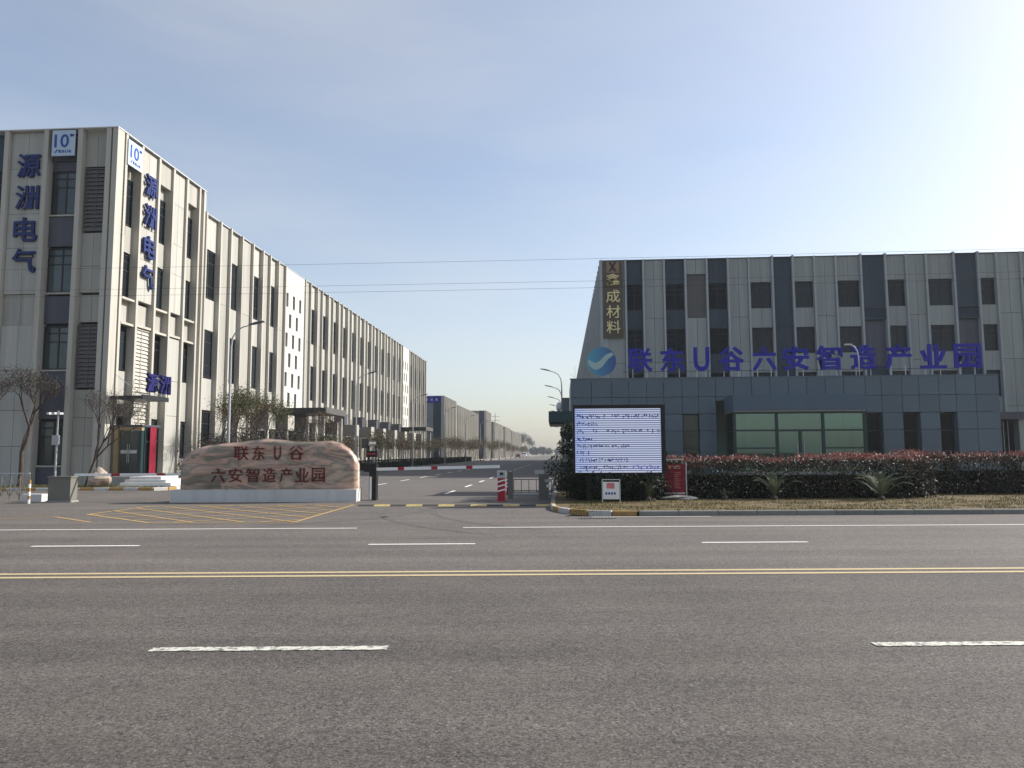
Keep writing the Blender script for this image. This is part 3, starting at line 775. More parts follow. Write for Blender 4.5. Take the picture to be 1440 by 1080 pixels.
# ------------------------------------------------------------------ street porches and canopies along building A
def porch(y, z, xr, w, dep, hh, label, cols=True):
    """box hood with columns and a strut back to the wall"""
    r_ = empty('entrance_porch', (xr-w, y, 0), label, 'porch', 'box hooded porches along the left building')
    piece('hood', r_, M['hood'], 0, w-.06, 0, dep, z-hh, z)
    piece('lit_side_face', r_, M['fin'], w-.055, w, -.02, dep+.02, z-hh-.02, z+.02)  # paler plate on the street side, sunlight put into its colour
    piece('tie_beam', r_, M['steel'], -(xr-w+24.0)+.2, 0, dep*.4, dep*.4+.08, z-.12, z-.04)
    piece('tie_beam', r_, M['steel'], -(xr-w+24.0)+.2, 0, dep*.4, dep*.4+.08, z-hh, z-hh+.08)
    if cols:
        piece('column', r_, M['fin'], w-.3, w-.08, .1, .32, 0, z-hh); piece('column', r_, M['fin'], .05, .25, .1, .32, 0, z-hh)
        piece('side_panel', r_, M['slate'], .26, w-.31, .16, .22, z-hh-1.2, z-hh-.15)
yy = [51.4, 55.2, 67.7, 73.7, 80.0, 85.5, 91.5, 97.5, 103.5, 109.5]
for i, y in enumerate(yy):
    porch(y, 4.55, -20.6, 1.3, 1.3, 1.1, f'{ORD[i]} grey box hood from the gate in the outer row along the left building')
def vent(y, i):
    r_ = empty('wall_hood', (-23.8, y, 4.7), f'{ORD[i]} raised grey hood from the gate on the long left facade', 'hood', 'raised hoods on the long left facade')
    piece('hood', r_, M['slate'], 0, 1.1, 0, 1.1, 0, 1.05); piece('cap', r_, M['louvre'], -.02, 1.16, -.04, 1.14, 1.05, 1.12)
    for s_ in (.1, .95): piece('bracket', r_, M['steel'], .0, .9, s_, s_+.05, -.12, 0)
for i, y in enumerate((77, 84, 90.5, 97, 103.5)): vent(y, i)
def canopy(x, y, z, w, dep, label):
    r_ = empty('porch_canopy', (x, y, 0), label, 'canopy', 'flat canopies at the stair doors')
    piece('canopy_slab', r_, M['frame'], .1, w, 0, dep, z-.45, z); piece('canopy_edge', r_, M['louvre'], w, w+.06, -.03, dep+.03, z-.5, z+.04)
    for a, c in ((w-.5, .3), (w-.5, dep-.55)): piece('column', r_, M['fin'], a, a+.28, c, c+.28, 0, z-.45)
    piece('back_wall', r_, M['slate'], .1, .25, .3, dep-.3, 0, z-.45)
canopy(-24, 62.6, 5.6, 3.9, 6.0, 'wide dark canopy on columns at the first stair wall of the left building')
canopy(-24, 109.8, 5.6, 3.9, 6.0, 'wide dark canopy on columns at the farther stair wall of the left building')

# ------------------------------------------------------------------ farther buildings on the left
def far_building(x, y0, y1, h, label, front_mat, side_mat, front_w=40, style=0, sign=False):
    r_ = empty('factory_building', (x, y0, 0), label, 'building', 'factory blocks beyond the long left building')
    L = y1-y0
    piece('wall', r_, M['core'], -front_w, -.5, .5, L-.2, 0, h-.3)
    piece('roof', r_, M['roof'], -front_w, -.2, .2, L-.1, h-.3, h-.12)
    F = Facade(r_, 'F', 0, 0); S = Facade(r_, 'S', 0, 0)
    # front: panels, big window, dark panel at corner
    F.panels('wall_panel', front_mat, -8, -2.1, -.5, -.05, [0, h/3, 2*h/3, h], 3)
    F.panels('wall_panel', front_mat, -front_w, -8, -.5, -.05, [0, h/3, 2*h/3, h], 8)
    F.box('corner_panel', M['dark_bay'], -2.08, -.02, -.5, .02, 0, h+.02)
    F.window(-6.8, -3.6, h*.5, h*.78, .0, 3, (.5,), M['glass_dark']); F.window(-6.8, -3.6, h*.12, h*.24, .0, 3, (.5,), M['glass_dark'])
    F.box('coping', M['coping'], -front_w, 0.05, -.5, .05, h+.021, h+.08)
    n = int(L/1.9)
    for i in range(n+1):
        u = L*i/n
        S.box('fin', M['fin'], u-(.12 if i % 2 else .22), u+.12, -.45, .30, 0, h+.05)
        if i < n:
            a, c = u+.1, L*(i+1)/n-.1
            if i % 2 == 0:
                for z0, z1 in ((0, h*.08), (h*.25, h*.4), (h*.57, h*.66), (h*.85, h)): S.box('spandrel_panel', side_mat, a+.03, c-.13, -.5, -.25, z0, z1)
                for z0, z1 in ((h*.08, h*.25), (h*.4, h*.57), (h*.66, h*.85)): S.window(a+.03, c-.13, z0, z1, -.4, 1, (.5,), M['glass'], fw=.07)
            else:
                S.panels('wall_panel', side_mat, a+.03, c-.13, -.5, -.12, [0, h*.33, h*.66, h], 1)
    if sign:
        q = empty('rooftop_blue_sign', (x-4.0, y0-.1, h-1.3), 'small violet blue sign at the roof corner of the first far block', 'sign')
        piece('sign_board', q, M['blue2'], .0, 3.4, -.08, 0, 0, 1.2)
        for i in range(3): piece('sign_mark', q, M['kerbwhite'], .4+1.0*i, .8+1.0*i, -.1, -.085, .35, .8)
    return r_
M['far_cream'] = mat('pinkish_cream_panel', (0.30, 0.27, 0.245), 0.65, 0.08, 0.6, objvar=0.12)
M['far_grey'] = mat('far_grey_panel', (0.19, 0.215, 0.225), 0.6, 0.08, 0.6, objvar=0.1)
far_building(-24, 151, 168, 13.4, 'nearest far block with a blue sign and dark corner panel beyond the gap', M['far_grey'], M['fin'], 40, 0, True)
far_building(-24.2, 170, 215, 12.9, 'second far block, pinkish and finely ribbed, behind the trees', M['far_cream'], M['far_cream'], 40, 1)
far_building(-24, 236, 252, 15.2, 'taller narrow beige block standing above its neighbours', M['far_cream'], M['far_cream'], 12)
far_building(-24, 265, 304, 12.9, 'blue grey far block with a dark left corner', M['far_grey'], M['fin'], 30)
far_building(-24, 315, 352, 13.0, 'far block with window bands facing the gate', M['far_grey'], M['fin'], 30)
far_building(-24, 360, 440, 12.6, 'last and smallest far block at the end of the row', M['far_cream'], M['far_cream'], 30)

# ------------------------------------------------------------------ building R (right, cream toned grey for shade) and its pavilion
def make_building_r():
    X, Y0, H = 3.63, 65.0, 18.5
    root = empty('factory_building', (X, Y0, 0), 'grey shaded factory with dark blue window bays behind the blue pavilion on the right', 'building')
    piece('wall', root, M['core'], .5, 62, .6, 120, 0, H-.35)
    piece('roof', root, M['roof'], .3, 62, .3, 120, H-.34, H-.2)
    F = Facade(root, 'F', 0, 0); W = Facade(root, 'W', 0, 0)
    us = [0.0, 2.12, 3.67, 5.47, 7.31, 9.16, 10.99, 12.76, 14.76, 16.51, 18.32, 20.12, 22.24, 24.29, 26.01, 27.66, 29.96, 31.95, 33.46, 35.44]
    kinds = ['p', 'D', 'b', 'D', 'l', 'D', 'b', 'w', 'd', 'w', 'b', 'w', 'v', 'w', 'b', 'w', 'v', 'w', 'b']
    nxt = ['w', 'b', 'w', 'd', 'w', 'b', 'w', 'b', 'w', 'd']
    for k in nxt: us.append(us[-1]+1.85); kinds.append(k)
    rows = ((14.05, 16.35), (10.1, 12.35), (6.2, 8.45), (2.2, 4.5))
    z1s = [0, 4.5, 8.55, 12.9, 17.2, H]
    for i, k in enumerate(kinds):
        a, c = us[i], us[i+1]; proud = k in ('v', 'd') or (i and kinds[i-1] in ('v', 'd'))
        F.box('fin', M['shaded_fin'], a-.08, a+.08, -.5, .14, 0, H+(.14 if proud else .05))
        u0, u1 = a+.09, c-.09
        if k in 'pb':
            F.panels('wall_panel', M['shaded_panel'], u0, u1, -.58, -.06, [0, 5.4, 9.4, 13.3, H], 2 if k == 'b' else 1, .03)
        elif k == 'l':
            F.panels('wall_panel', M['shaded_panel'], u0, u1, -.58, -.06, [17.15, H], 2, .03)
            F.box('recessed_panel', M['louvre'], u0, u1, -.58, -.26, 13.35, 17.12)
            F.panels('wall_panel', M['shaded_panel'], u0, u1, -.58, -.06, [0, 5.4, 9.4, 13.3], 2, .03)
        elif k in 'wD':
            pm = M['shaded_panel'] if k == 'w' else M['dark_bay']
            ed = [(rows[0][1], H)] + [(rows[j+1][1], rows[j][0]) for j in range(3)] + [(0, rows[3][0])]
            for z0, z1 in ed: F.panels('spandrel_panel', pm, u0, u1, -.58, -.10 if k == 'w' else -.2, [z0, z1], 2 if k == 'w' else 1, .02)
            for z0, z1 in rows: F.window(u0, u1, z0+.01, z1-.01, -.35, 2, (.6, .8), M['glass_dark'] if k == 'D' else M['glass'], fw=.055)
        elif k == 'd':
            F.panels('dark_panel', M['dark_bay'], u0, u1, -.58, -.15, [0, 4.5, 8.4, 12.4, H], 1)
        elif k == 'v':
            F.panels('dark_panel', M['dark_bay'], u0, u1, -.58, -.12, [13.9, H], 1)
            F.louvre(u0, u1, 12.9, 13.88, -.14, M['dark_bay'], 4)
            F.panels('dark_panel', M['slate'], u0, u1, -.58, -.32, [8.9, 12.85], 1)
            F.louvre(u0, u1, 7.9, 8.88, -.14, M['dark_bay'], 4)
            F.panels('dark_panel', M['dark_bay'], u0, u1, -.58, -.2, [0, 7.88], 1)
    F.box('fin', M['shaded_fin'], us[-1]-.08, us[-1]+.08, -.5, .14, 0, H+.05)
    F.box('coping', M['dark_bay'], -.1, us[-1], -.5, .02, H+.0, H+.05)
    # face along the street, seen at a glancing angle
    n = 60
    for i in range(n+1):
        u = .1+118.0*i/n
        W.box('fin', M['shaded_fin'], u-.1, u+.1, -.5, .16, 0, H+.05)
        if i < n:
            a, c = u+.11, .1+118.0*(i+1)/n-.11
            if i % 2: W.box('wall_panel', M['shaded_panel'], a, c, -.5, -.05, 0, H)
            else: W.box('wall_panel', M['dark_bay'], a, c, -.5, -.2, 0, H)
    return root
make_building_r()
# vertical gold sign
gs = empty('vertical_gold_sign', (4.62, 64.82, 11.6), 'vertical sign of gold characters under an X emblem at the grey shaded building corner', 'sign')
piece('sign_board', gs, M['signbrown'], -.85, .85, 0, .08, 0, 6.85)
piece('emblem_board', gs, M['emblem'], -.55, .55, -.05, -.005, 5.75, 6.75)
char('X', gs, M['black'], (0, -.09, 6.3), .65, .8, .06, bold=.03)
for ch, z in zip('鑫成材料', (5.12, 3.68, 2.3, .95)): char(ch, gs, M['gold'], (0, -.06, z), 1.2, 1.12, .12, bold=.006)

def make_pavilion():
    X0, Y0, H = 0.71, 55.0, 7.03
    root = empty('reception_pavilion', (X0, Y0, 0), 'low blue grey panelled pavilion with a glass entrance box', 'building')
    piece('wall', root, M['core'], .25, 30.2, 7.0, 9.85, 0, H-.3)        # rear part
    piece('side_wall', root, M['core'], .2, .45, .3, 7.0, 0, H-.3)
    piece('side_wall', root, M['core'], 29.9, 30.2, .3, 7.0, 0, H-.3)
    piece('roof', root, M['roof'], .15, 30.2, .3, 9.85, H-.3, H-.12)
    piece('floor', root, M['concrete'], .45, 29.9, .3, 7.0, 0.0, .3)
    piece('inner_wall', root, M['white'], .46, 29.8, 6.7, 6.98, .3, H-.32)
    F = Facade(root, 'F', 0, 0); W = Facade(root, 'W', 0, 0)
    us = [0, 1.51, 3.01, 4.25, 5.54, 6.77, 8.10, 9.28, 10.5]
    rt = [10.5, 11.8, 13.1, 14.4, 15.7, 17.0, 18.3, 19.6, 21.1, 22.21, 23.64, 24.82, 26.19, 27.36, 28.72, 30.32]
    cols = us[:-1]+rt
    glassbays = {5: 1, 7: 1}
    for i in range(len(cols)-1):
        a, c = cols[i], cols[i+1]
        F.panels('wall_panel', M['pav'], a, c, -.12, 0, [5.66, H], 1, .035)
        inbox = 10.5 <= a < 21.0
        if not inbox: F.panels('wall_panel', M['pav'], a, c, -.12, 0, [4.42, 5.66], 1, .035)
        else: F.panels('wall_panel', M['pav'], a, c, -.12, 0, [5.35, 5.66], 1, .03)
    lows = [(0, 'p'), (1, 'p'), (2, 'p'), (3, 'p'), (4, 'g'), (5, 'p'), (6, 'g'), (7, 'p')]
    for i, k in lows:
        a, c = us[i], us[i+1]
        if k == 'p': F.panels('wall_panel', M['pav'], a, c, -.12, 0, [0, 1.6, 3.2, 4.42], 1, .035)
        else: F.window(a+.03, c-.03, .3, 4.40, -.2, 1, (.4, .7), M['glass_dark'] if i == 4 else M['glass2'], M['green_frame'], fw=.09)
    rr = [(21.1, 22.21, 'g'), (22.21, 23.64, 'p'), (23.64, 24.82, 'g'), (24.82, 26.19, 'p'), (26.19, 27.36, 'g'), (27.36, 28.72, 'p'), (28.72, 30.32, 'p')]
    for a, c, k in rr:
        if k == 'p': F.panels('wall_panel', M['pav'], a, c, -.12, 0, [0, 1.6, 3.2, 4.42], 1, .035)
        else:
            F.window(a+.03, c-.03, .2, 4.40, -.5, 1, (.35, .7), M['glass_dark'], M['frame'], fw=.08)
            F.box('reveal', M['pavtrim'], a, a+.028, -.5, -.12, 0, 4.41); F.box('reveal', M['pavtrim'], c-.028, c, -.5, -.12, 0, 4.41)
    F.box('coping', M['pavtrim'], -.06, 30.34, -.25, .05, H+.005, H+.07)
    for k in range(7): W.panels('wall_panel', M['pav'], .14+1.37*k, .14+1.37*(k+1), -.2, 0, [0, 1.6, 3.2, 4.42, 5.66, H], 1, .035)
    # projecting entrance box, 3 m forward
    B = Facade(root, 'F', 0, -3.0)
    bx0, bx1 = 11.05, 20.0
    piece('entrance_ceiling', root, M['white'], bx0+.1, bx1-.1, -2.9, .2, 4.40, 4.45)
    B.box('entrance_fascia', M['pavtrim'], bx0, bx1, -3.0+.13, 0.0, 4.46, 5.55)
    piece('entrance_base', root, M['concrete'], bx0+.05, bx1-.05, -3.6, -.01, 0, .3)
    post = [bx0+.15, 12.15, 13.85, 15.62, 17.2, bx1-.15]
    m = M['green_frame']
    xs = [11.15, 13.98, 17.08, 19.85]
    for x in xs: B.box('mullion', m, x-.09, x+.09, -.35, -.15, .3, 4.395)
    B.box('transom', m, xs[0]+.09, xs[-1]-.09, -.33, -.17, 4.25, 4.394)
    for a, c in zip(xs[:-1], xs[1:]): B.box('transom', m, a+.09, c-.09, -.32, -.18, 3.05, 3.17)
    for a, c in ((xs[0], xs[1]), (xs[2], xs[3])): B.box('transom', m, a+.09, c-.09, -.32, -.18, 1.85, 1.95)
    B.box('mullion', m, 15.45, 15.62, -.33, -.17, .3, 3.05)
    for a, c in zip(xs[:-1], xs[1:]): B.box('pane', M['clear'], a+.09, c-.09, -.26, -.24, 3.17, 4.25)
    for a, c in ((xs[0], xs[1]), (xs[2], xs[3])):
        B.box('pane', M['clear'], a+.09, c-.09, -.26, -.24, .3, 1.85); B.box('pane', M['clear'], a+.09, c-.09, -.26, -.24, 1.95, 3.05)
    for a, c in ((xs[1]+.09, 15.45), (15.62, xs[2]-.09)):
        d = B.box('glass_door', M['clear'], a+.04, c-.04, -.26, -.24, .32, 3.03)
    B.box('door_handle', M['steel'], 15.3, 15.34, -.2, -.16, 1.2, 2.2); B.box('door_handle', M['steel'], 15.73, 15.77, -.2, -.16, 1.2, 2.2)
    for X_ in (xs[0], xs[-1]):
        piece('side_pane', root, M['clear'], X_-.01, X_+.01, -2.65, -.15, .3, 4.39)
        for z in (1.9, 3.1): piece('transom', root, m, X_-.05, X_+.05, -2.65, -.15, z-.05, z+.05)
        piece('mullion', root, m, X_-.06, X_+.06, -1.5, -1.38, .3, 1.85)
    # low reception desk and blinds seen through the glass
    piece('reception_desk', root, M['white'], 12.6, 15.0, 4.2, 5.0, .3, 1.4)
    for k in range(2): piece('window_blind', root, M['white'], xs[2]+.2+1.3*k, xs[2]+1.4+1.3*k, -2.4, -2.36, 3.3, 4.2)
    return root
make_pavilion()
# small wing at the right end
wg = empty('side_entrance', (31.2, 58.6, 0), 'low dark entrance with a slate lintel at the right end of the pavilion', 'entrance')
piece('lintel', wg, M['slate'], 0, 6, -.6, 6.2, 4.0, 4.55); piece('door_glass', wg, M['glass_dark'], .3, 5.8, .5, .55, 0, 4.0)
for k in range(7): piece('bar', wg, M['steel'], .5+.32*k, .54+.32*k, .2, .24, 0, 3.9)
piece('pier', wg, M['shaded_panel'], 2.9, 3.6, -.4, .3, 0, 4.0)

# big rooftop sign
rs = empty('rooftop_sign', (0, 55.3, 7.05), 'row of large violet blue characters standing along the pavilion roof edge', 'sign')
spans = [(4.91, 6.78), (7.3, 9.11), (9.75, 10.9), (11.54, 13.43), (13.99, 15.73), (16.13, 18.06), (18.56, 20.43), (20.98, 22.83), (23.43, 25.27), (25.87, 27.7), (28.24, 30.11)]
for ch, (a, c) in zip('联东U谷六安智造产业园', spans):
    char(ch, rs, M['blue2'], ((a+c)/2, 0, 1.40), (c-a)*.98, 1.78, .22, bold=.022)
    for f in (.22, .78):
        x = a+(c-a)*f
        piece('support', rs, M['coping'], x-.025, x+.025, .1, .15, 0.02, .75)
        piece('support', rs, M['steel'], x-.02, x+.02, .15, .55, .55, .59)
piece('rail', rs, M['dark_bay'], 4.6, 30.3, .13, .17, .52, .56)
# round logo disc
def logo_mat():
    m, t, b = nodes_of('logo_blue_disc'); L = t.links.new
    tc_ = t.nodes.new('ShaderNodeTexCoord'); s_ = t.nodes.new('ShaderNodeSeparateXYZ'); L(tc_.outputs['Object'], s_.inputs[0])
    r_ = t.nodes.new('ShaderNodeValToRGB'); r_.color_ramp.elements[0].color = (0.01, 0.06, 0.26, 1); r_.color_ramp.elements[1].color = (0.06, 0.30, 0.42, 1)
    mr = t.nodes.new('ShaderNodeMapRange'); mr.inputs['From Min'].default_value = 1; mr.inputs['From Max'].default_value = -1
    L(s_.outputs['X'], mr.inputs[0]); L(mr.outputs[0], r_.inputs[0]); L(r_.outputs[0], b.inputs['Base Color']); b.inputs['Roughness'].default_value = .35
    return m
lg = empty('round_logo_sign', (3.0, 55.25, 7.05), 'round blue disc emblem with a pale curling swoosh left of the rooftop characters', 'sign')
b = MB(); n = 48; rr_ = 1.08
b.v = [(0, -.1, 0)] + [(rr_*math.cos(2*math.pi*i/n), -.1, rr_*math.sin(2*math.pi*i/n)) for i in range(n)] + [(rr_*math.cos(2*math.pi*i/n), .1, rr_*math.sin(2*math.pi*i/n)) for i in range(n)] + [(0, .1, 0)]
b.f = [(0, 1+i, 1+(i+1) % n) for i in range(n)] + [(1+i, 1+n+i, 1+n+(i+1) % n, 1+(i+1) % n) for i in range(n)] + [(2*n+1, 1+n+(i+1) % n, 1+n+i) for i in range(n)]
b.mi = [0]*len(b.f)
b.build('disc', logo_mat(), lg, (0, 0, 1.32))
top_ = [(-1.0, .18), (-.75, .02), (-.5, -.12), (-.2, -.02), (.05, .22), (.35, .50), (.75, .66), (.92, .48)]
bot_ = [(-1.0, -.15), (-.8, -.42), (-.55, -.62), (-.25, -.6), (.05, -.42), (.28, -.12), (.52, .18), (.92, .48)]
b = MB()
for i in range(len(top_)-1): b.quad((bot_[i][0], -.125, bot_[i][1]), (bot_[i+1][0], -.125, bot_[i+1][1]), (top_[i+1][0], -.125, top_[i+1][1]), (top_[i][0], -.125, top_[i][1]))
for i in range(len(top_)-1):
    b.quad((top_[i][0], -.125, top_[i][1]), (top_[i+1][0], -.125, top_[i+1][1]), (top_[i+1][0], -.1, top_[i+1][1]), (top_[i][0], -.1, top_[i][1]))
    b.quad((bot_[i][0], -.1, bot_[i][1]), (bot_[i+1][0], -.1, bot_[i+1][1]), (bot_[i+1][0], -.125, bot_[i+1][1]), (bot_[i][0], -.125, bot_[i][1]))
M['swoosh'] = mat('pale_teal_swoosh', (0.33, 0.47, 0.47), .5, .05)
b.build('swoosh', M['swoosh'], lg, (0, 0, 1.32))
for x in (-.5, .5): piece('support', lg, M['coping'], x-.025, x+.025, .1, .15, .02, .7)
# gooseneck floodlight in front of the sign
fl = empty('gooseneck_lamp', (21.35, 54.75, 7.1), 'white gooseneck lamp rising before the rooftop characters', 'lamp')
MB().tube([(0, 0, -.05), (0, 0, 1.3), (-.08, 0, 1.75), (-.25, 0, 2.05), (-.5, 0, 2.2)], .045, 8).build('stem', M['coping'], fl, smooth=True)
MB().box(-.95, -.45, -.1, .1, 2.17, 2.27).build('lamp_head', M['coping'], fl)
an = empty('roof_aerial', (1.05, 55.4, 7.05), 'thin bare aerial rods at the left roof corner of the pavilion', 'aerial')
MB().tube([(0, 0, 0), (0, 0, 1.0)], .012, 5).build('rod', M['steel'], an); MB().tube([(0, 0, .15), (-.35, 0, .45)], .012, 5).build('rod', M['steel'], an)

# ------------------------------------------------------------------ inscribed stone
def stone_mat():
    m, t, b = nodes_of('banded_landscape_stone'); L = t.links.new
    tc_ = t.nodes.new('ShaderNodeTexCoord')
    mp_ = t.nodes.new('ShaderNodeMapping'); mp_.inputs['Scale'].default_value = (.42, .8, 1.25); mp_.inputs['Rotation'].default_value = (0, R(8), 0)
    L(tc_.outputs['Object'], mp_.inputs['Vector'])
    n = t.nodes.new('ShaderNodeTexNoise'); n.inputs['Scale'].default_value = 1.9; n.inputs['Detail'].default_value = 6; n.inputs['Distortion'].default_value = .6; n.inputs['Roughness'].default_value = .55
    L(mp_.outputs[0], n.inputs['Vector'])
    r_ = t.nodes.new('ShaderNodeValToRGB'); e = r_.color_ramp.elements
    e[0].position = .28; e[0].color = (.085, .085, .07, 1)
    e[1].position = .74; e[1].color = (.50, .38, .29, 1)
    for p_, c_ in ((.40, (.19, .165, .125, 1)), (.46, (.36, .25, .19, 1)), (.52, (.50, .32, .24, 1)), (.58, (.20, .175, .15, 1)), (.65, (.40, .31, .22, 1))):
        q = e.new(p_); q.color = c_
    L(n.outputs['Fac'], r_.inputs[0])
    # thin flowing veins
    w = t.nodes.new('ShaderNodeTexWave'); w.bands_direction = 'Z'; w.inputs['Scale'].default_value = .8; w.inputs['Distortion'].default_value = 11; w.inputs['Detail'].default_value = 5; w.inputs['Detail Scale'].default_value = .8
    L(mp_.outputs[0], w.inputs['Vector'])
    wr = t.nodes.new('ShaderNodeMapRange'); wr.inputs['From Min'].default_value = .0; wr.inputs['From Max'].default_value = .35; wr.inputs['To Min'].default_value = .80; wr.inputs['To Max'].default_value = 1.0
    L(w.outputs['Fac'], wr.inputs[0])
    vm = t.nodes.new('ShaderNodeVectorMath'); vm.operation = 'SCALE'; L(r_.outputs[0], vm.inputs[0]); L(wr.outputs[0], vm.inputs['Scale'])
    L(vm.outputs[0], b.inputs['Base Color']); b.inputs['Roughness'].default_value = .38
    bp = t.nodes.new('ShaderNodeBump'); bp.inputs['Strength'].default_value = .35; bp.inputs['Distance'].default_value = .03
    L(n.outputs['Fac'], bp.inputs['Height']); L(bp.outputs[0], b.inputs['Normal'])
    return m
sr = empty('inscribed_stone', (-13.26, 24.72, 0), 'long banded landscape stone with red inscription on a pale plinth', 'monument', rz=R(3.3))
UL = 6.33
def pu(px): return (px-237)/(500-237)*UL*.995
def pz(y): return 1.6-(y-638)*25/1050
b = MB().box(0, UL, 0, .85, 0, pz(687.5)); b.build('plinth', M['white'], sr)
prof = [(245, 660), (246, 647), (252, 638), (262, 630.5), (275, 625.5), (300, 621.5), (330, 619.5), (350, 617), (365, 614.5), (385, 616), (410, 619.5), (440, 619), (462, 618), (476, 622), (488, 630), (496, 640), (501, 652), (501.8, 664)]
def topz(u):
    pts = [(pu(a), pz(y)) for a, y in prof]
    if u <= pts[0][0]: return pts[0][1]
    for (a, za), (c, zc) in zip(pts[:-1], pts[1:]):
        if u <= c: return za+(zc-za)*(u-a)/(c-a)
    return pts[-1][1]
def stone_depth(f, e):
    edge = min(f, 1.0); return .30*(1-(1-min(edge*5.5, 1))**2.4)
NU, NV = 110, 34; zb = pz(687.5); u_0, u_1 = pu(244.5), pu(502)
from mathutils import noise as mn
def sp(i, j, side):
    u = u_0+(u_1-u_0)*i/NU; tz = topz(u); z = zb+(tz-zb)*j/NV
    du = min(u-u_0, u_1-u); dz = tz-z
    d = min(du*1.2, dz); f = max(0, min(1, d/.28)); k = (1-(1-f)**2)**.5
    nn = mn.noise(Vector((u*1.3, z*1.6, side)))*.05 + mn.noise(Vector((u*4, z*5, side*3)))*.012
    return (u, .42 + side*(.27*k + nn*f), z + .004*side)
b = MB()
for side in (-1, 1):
    n0 = len(b.v)
    for i in range(NU+1):
        for j in range(NV+1): b.v.append(sp(i, j, side))
    for i in range(NU):
        for j in range(NV):
            a = n0+i*(NV+1)+j; q = (a, a+NV+1, a+NV+2, a+1)
            b.f.append(q if side < 0 else tuple(reversed(q))); b.mi.append(0)
N1 = (NU+1)*(NV+1)
for i in range(NU):
    a = i*(NV+1)+NV; b.f.append((a, a+NV+1, a+NV+1+N1, a+N1)); b.mi.append(0)
for j in range(NV):
    a = j; b.f.append((a, a+1, a+1+N1, a+N1)); a = NU*(NV+1)+j; b.f.append((a, a+N1, a+1+N1, a+1)); b.mi += [0, 0]
b.build('stone', stone_mat(), sr, smooth=True)
M['inscr'] = mat('dark_red_inscription', (0.115, 0.014, 0.013), .6, .35, 14)
for txt, xs_, yc, hh in (('联东U谷', ((323, 345), (350, 368), (381, 391), (402, 424)), 635.5, 20), ('六安智造产业园', ((292, 312), (317, 337), (342, 361), (366, 385), (390, 408), (412, 432), (436, 455)), 667, 20)):
    for ch, (a, c) in zip(txt, xs_):
        u = pu((a+c)/2); z = pz(yc); yy_ = .42-.27-mn.noise(Vector((u*1.3, z*1.6, -1)))*.05*0+(-1)*(mn.noise(Vector((u*1.3, z*1.6, -1)))*.05)
        char(ch, sr, M['inscr'], (u, yy_-.012, z), (c-a)/263*UL*.97, hh*25/1050, .05, bold=.003)

# ------------------------------------------------------------------ LED screen
def screen_mat():
    m, t, b = nodes_of('led_screen_picture'); L = t.links.new
    tc_ = t.nodes.new('ShaderNodeTexCoord'); s_ = t.nodes.new('ShaderNodeSeparateXYZ'); L(tc_.outputs['Object'], s_.inputs[0])
    def math_(op, a, b_=None, v=None):
        q = t.nodes.new('ShaderNodeMath'); q.operation = op; L(a, q.inputs[0])
        if b_ is not None: L(b_, q.inputs[1])
        if v is not None: q.inputs[1].default_value = v
        return q.outputs[0]
    # scan bands
    band = math_('FRACT', math_('MULTIPLY', s_.outputs['Z'], v=14.5))
    wob = t.nodes.new('ShaderNodeTexNoise'); wob.inputs['Scale'].default_value = 1.6; L(tc_.outputs['Object'], wob.inputs['Vector'])
    br = t.nodes.new('ShaderNodeValToRGB'); e = br.color_ramp.elements
    e[0].position = 0; e[0].color = (.01, .015, .07, 1); e[1].position = 1; e[1].color = (.42, .50, .74, 1)
    q = e.new(.30); q.color = (.05, .07, .27, 1); q = e.new(.45); q.color = (.66, .72, .88, 1); q = e.new(.8); q.color = (.62, .70, .90, 1)
    L(band, br.inputs[0])
    left = t.nodes.new('ShaderNodeMapRange'); left.inputs['From Min'].default_value = .85; left.inputs['From Max'].default_value = .1; left.inputs['To Min'].default_value = 0; left.inputs['To Max'].default_value = .55
    L(s_.outputs['X'], left.inputs[0])
    mm = t.nodes.new('ShaderNodeMix'); mm.data_type = 'RGBA'; mm.inputs[7].default_value = (.12, .28, .85, 1)
    lw = math_('MULTIPLY', left.outputs[0], wob.outputs['Fac']); L(lw, mm.inputs[0]); L(br.outputs[0], mm.inputs[6])
    b.inputs['Base Color'].default_value = (.01, .01, .012, 1); b.inputs['Roughness'].default_value = .5
    L(mm.outputs[2], b.inputs['Emission Color']); b.inputs['Emission Strength'].default_value = 0.50
    return m
led = empty('led_screen', (0.36, 24.0, 0), 'lit display screen of pale blue text rows in a black frame at the corner', 'screen', rz=R(1.0))
W_, z0_, z1_ = 2.93, 1.0, 3.10
MB().box(0, W_, .0, .28, z0_-.06, z1_+.04).build('housing', M['black'], led)
fr = MB(); fr.box(0, W_, -.05, 0, z1_-.08, z1_+.04).box(0, .07, -.05, 0, z0_-.06, z1_-.08).box(W_-.14, W_, -.05, 0, z0_-.06, z1_-.08).box(.07, W_-.14, -.05, 0, z0_-.06, z0_-.01); fr.build('frame', M['black'], led)
MB().box(.07, W_-.14, -.02, .0, z0_-.01, z1_-.08).build('screen', screen_mat(), led)
def emis(name, col, s=0.8):
    m, t, b = nodes_of(name); b.inputs['Base Color'].default_value = (*[c*.2 for c in col], 1); b.inputs['Emission Color'].default_value = (*col, 1); b.inputs['Emission Strength'].default_value = s*.5; return m
M['ledtxt'] = emis('led_text_dark_blue', (.01, .015, .16)); M['ledtxt2'] = emis('led_text_grey', (.05, .06, .14)); M['ledtxt3'] = emis('led_text_violet', (.12, .06, .5))
g = random.Random(11)
rowsL = [(2.78, 0, 2.65, 'ledtxt'), (2.53, 0, .65, 'ledtxt'), (2.30, .0, 2.6, 'ledtxt2'), (2.05, 0, .5, 'ledtxt'), (1.83, 0, 1.7, 'ledtxt2'), (1.60, 0, .45, 'ledtxt2'), (1.38, 0, 1.6, 'ledtxt'), (1.15, 0, 1.6, 'ledtxt2'), (1.15, 1.75, 2.6, 'ledtxt3')]
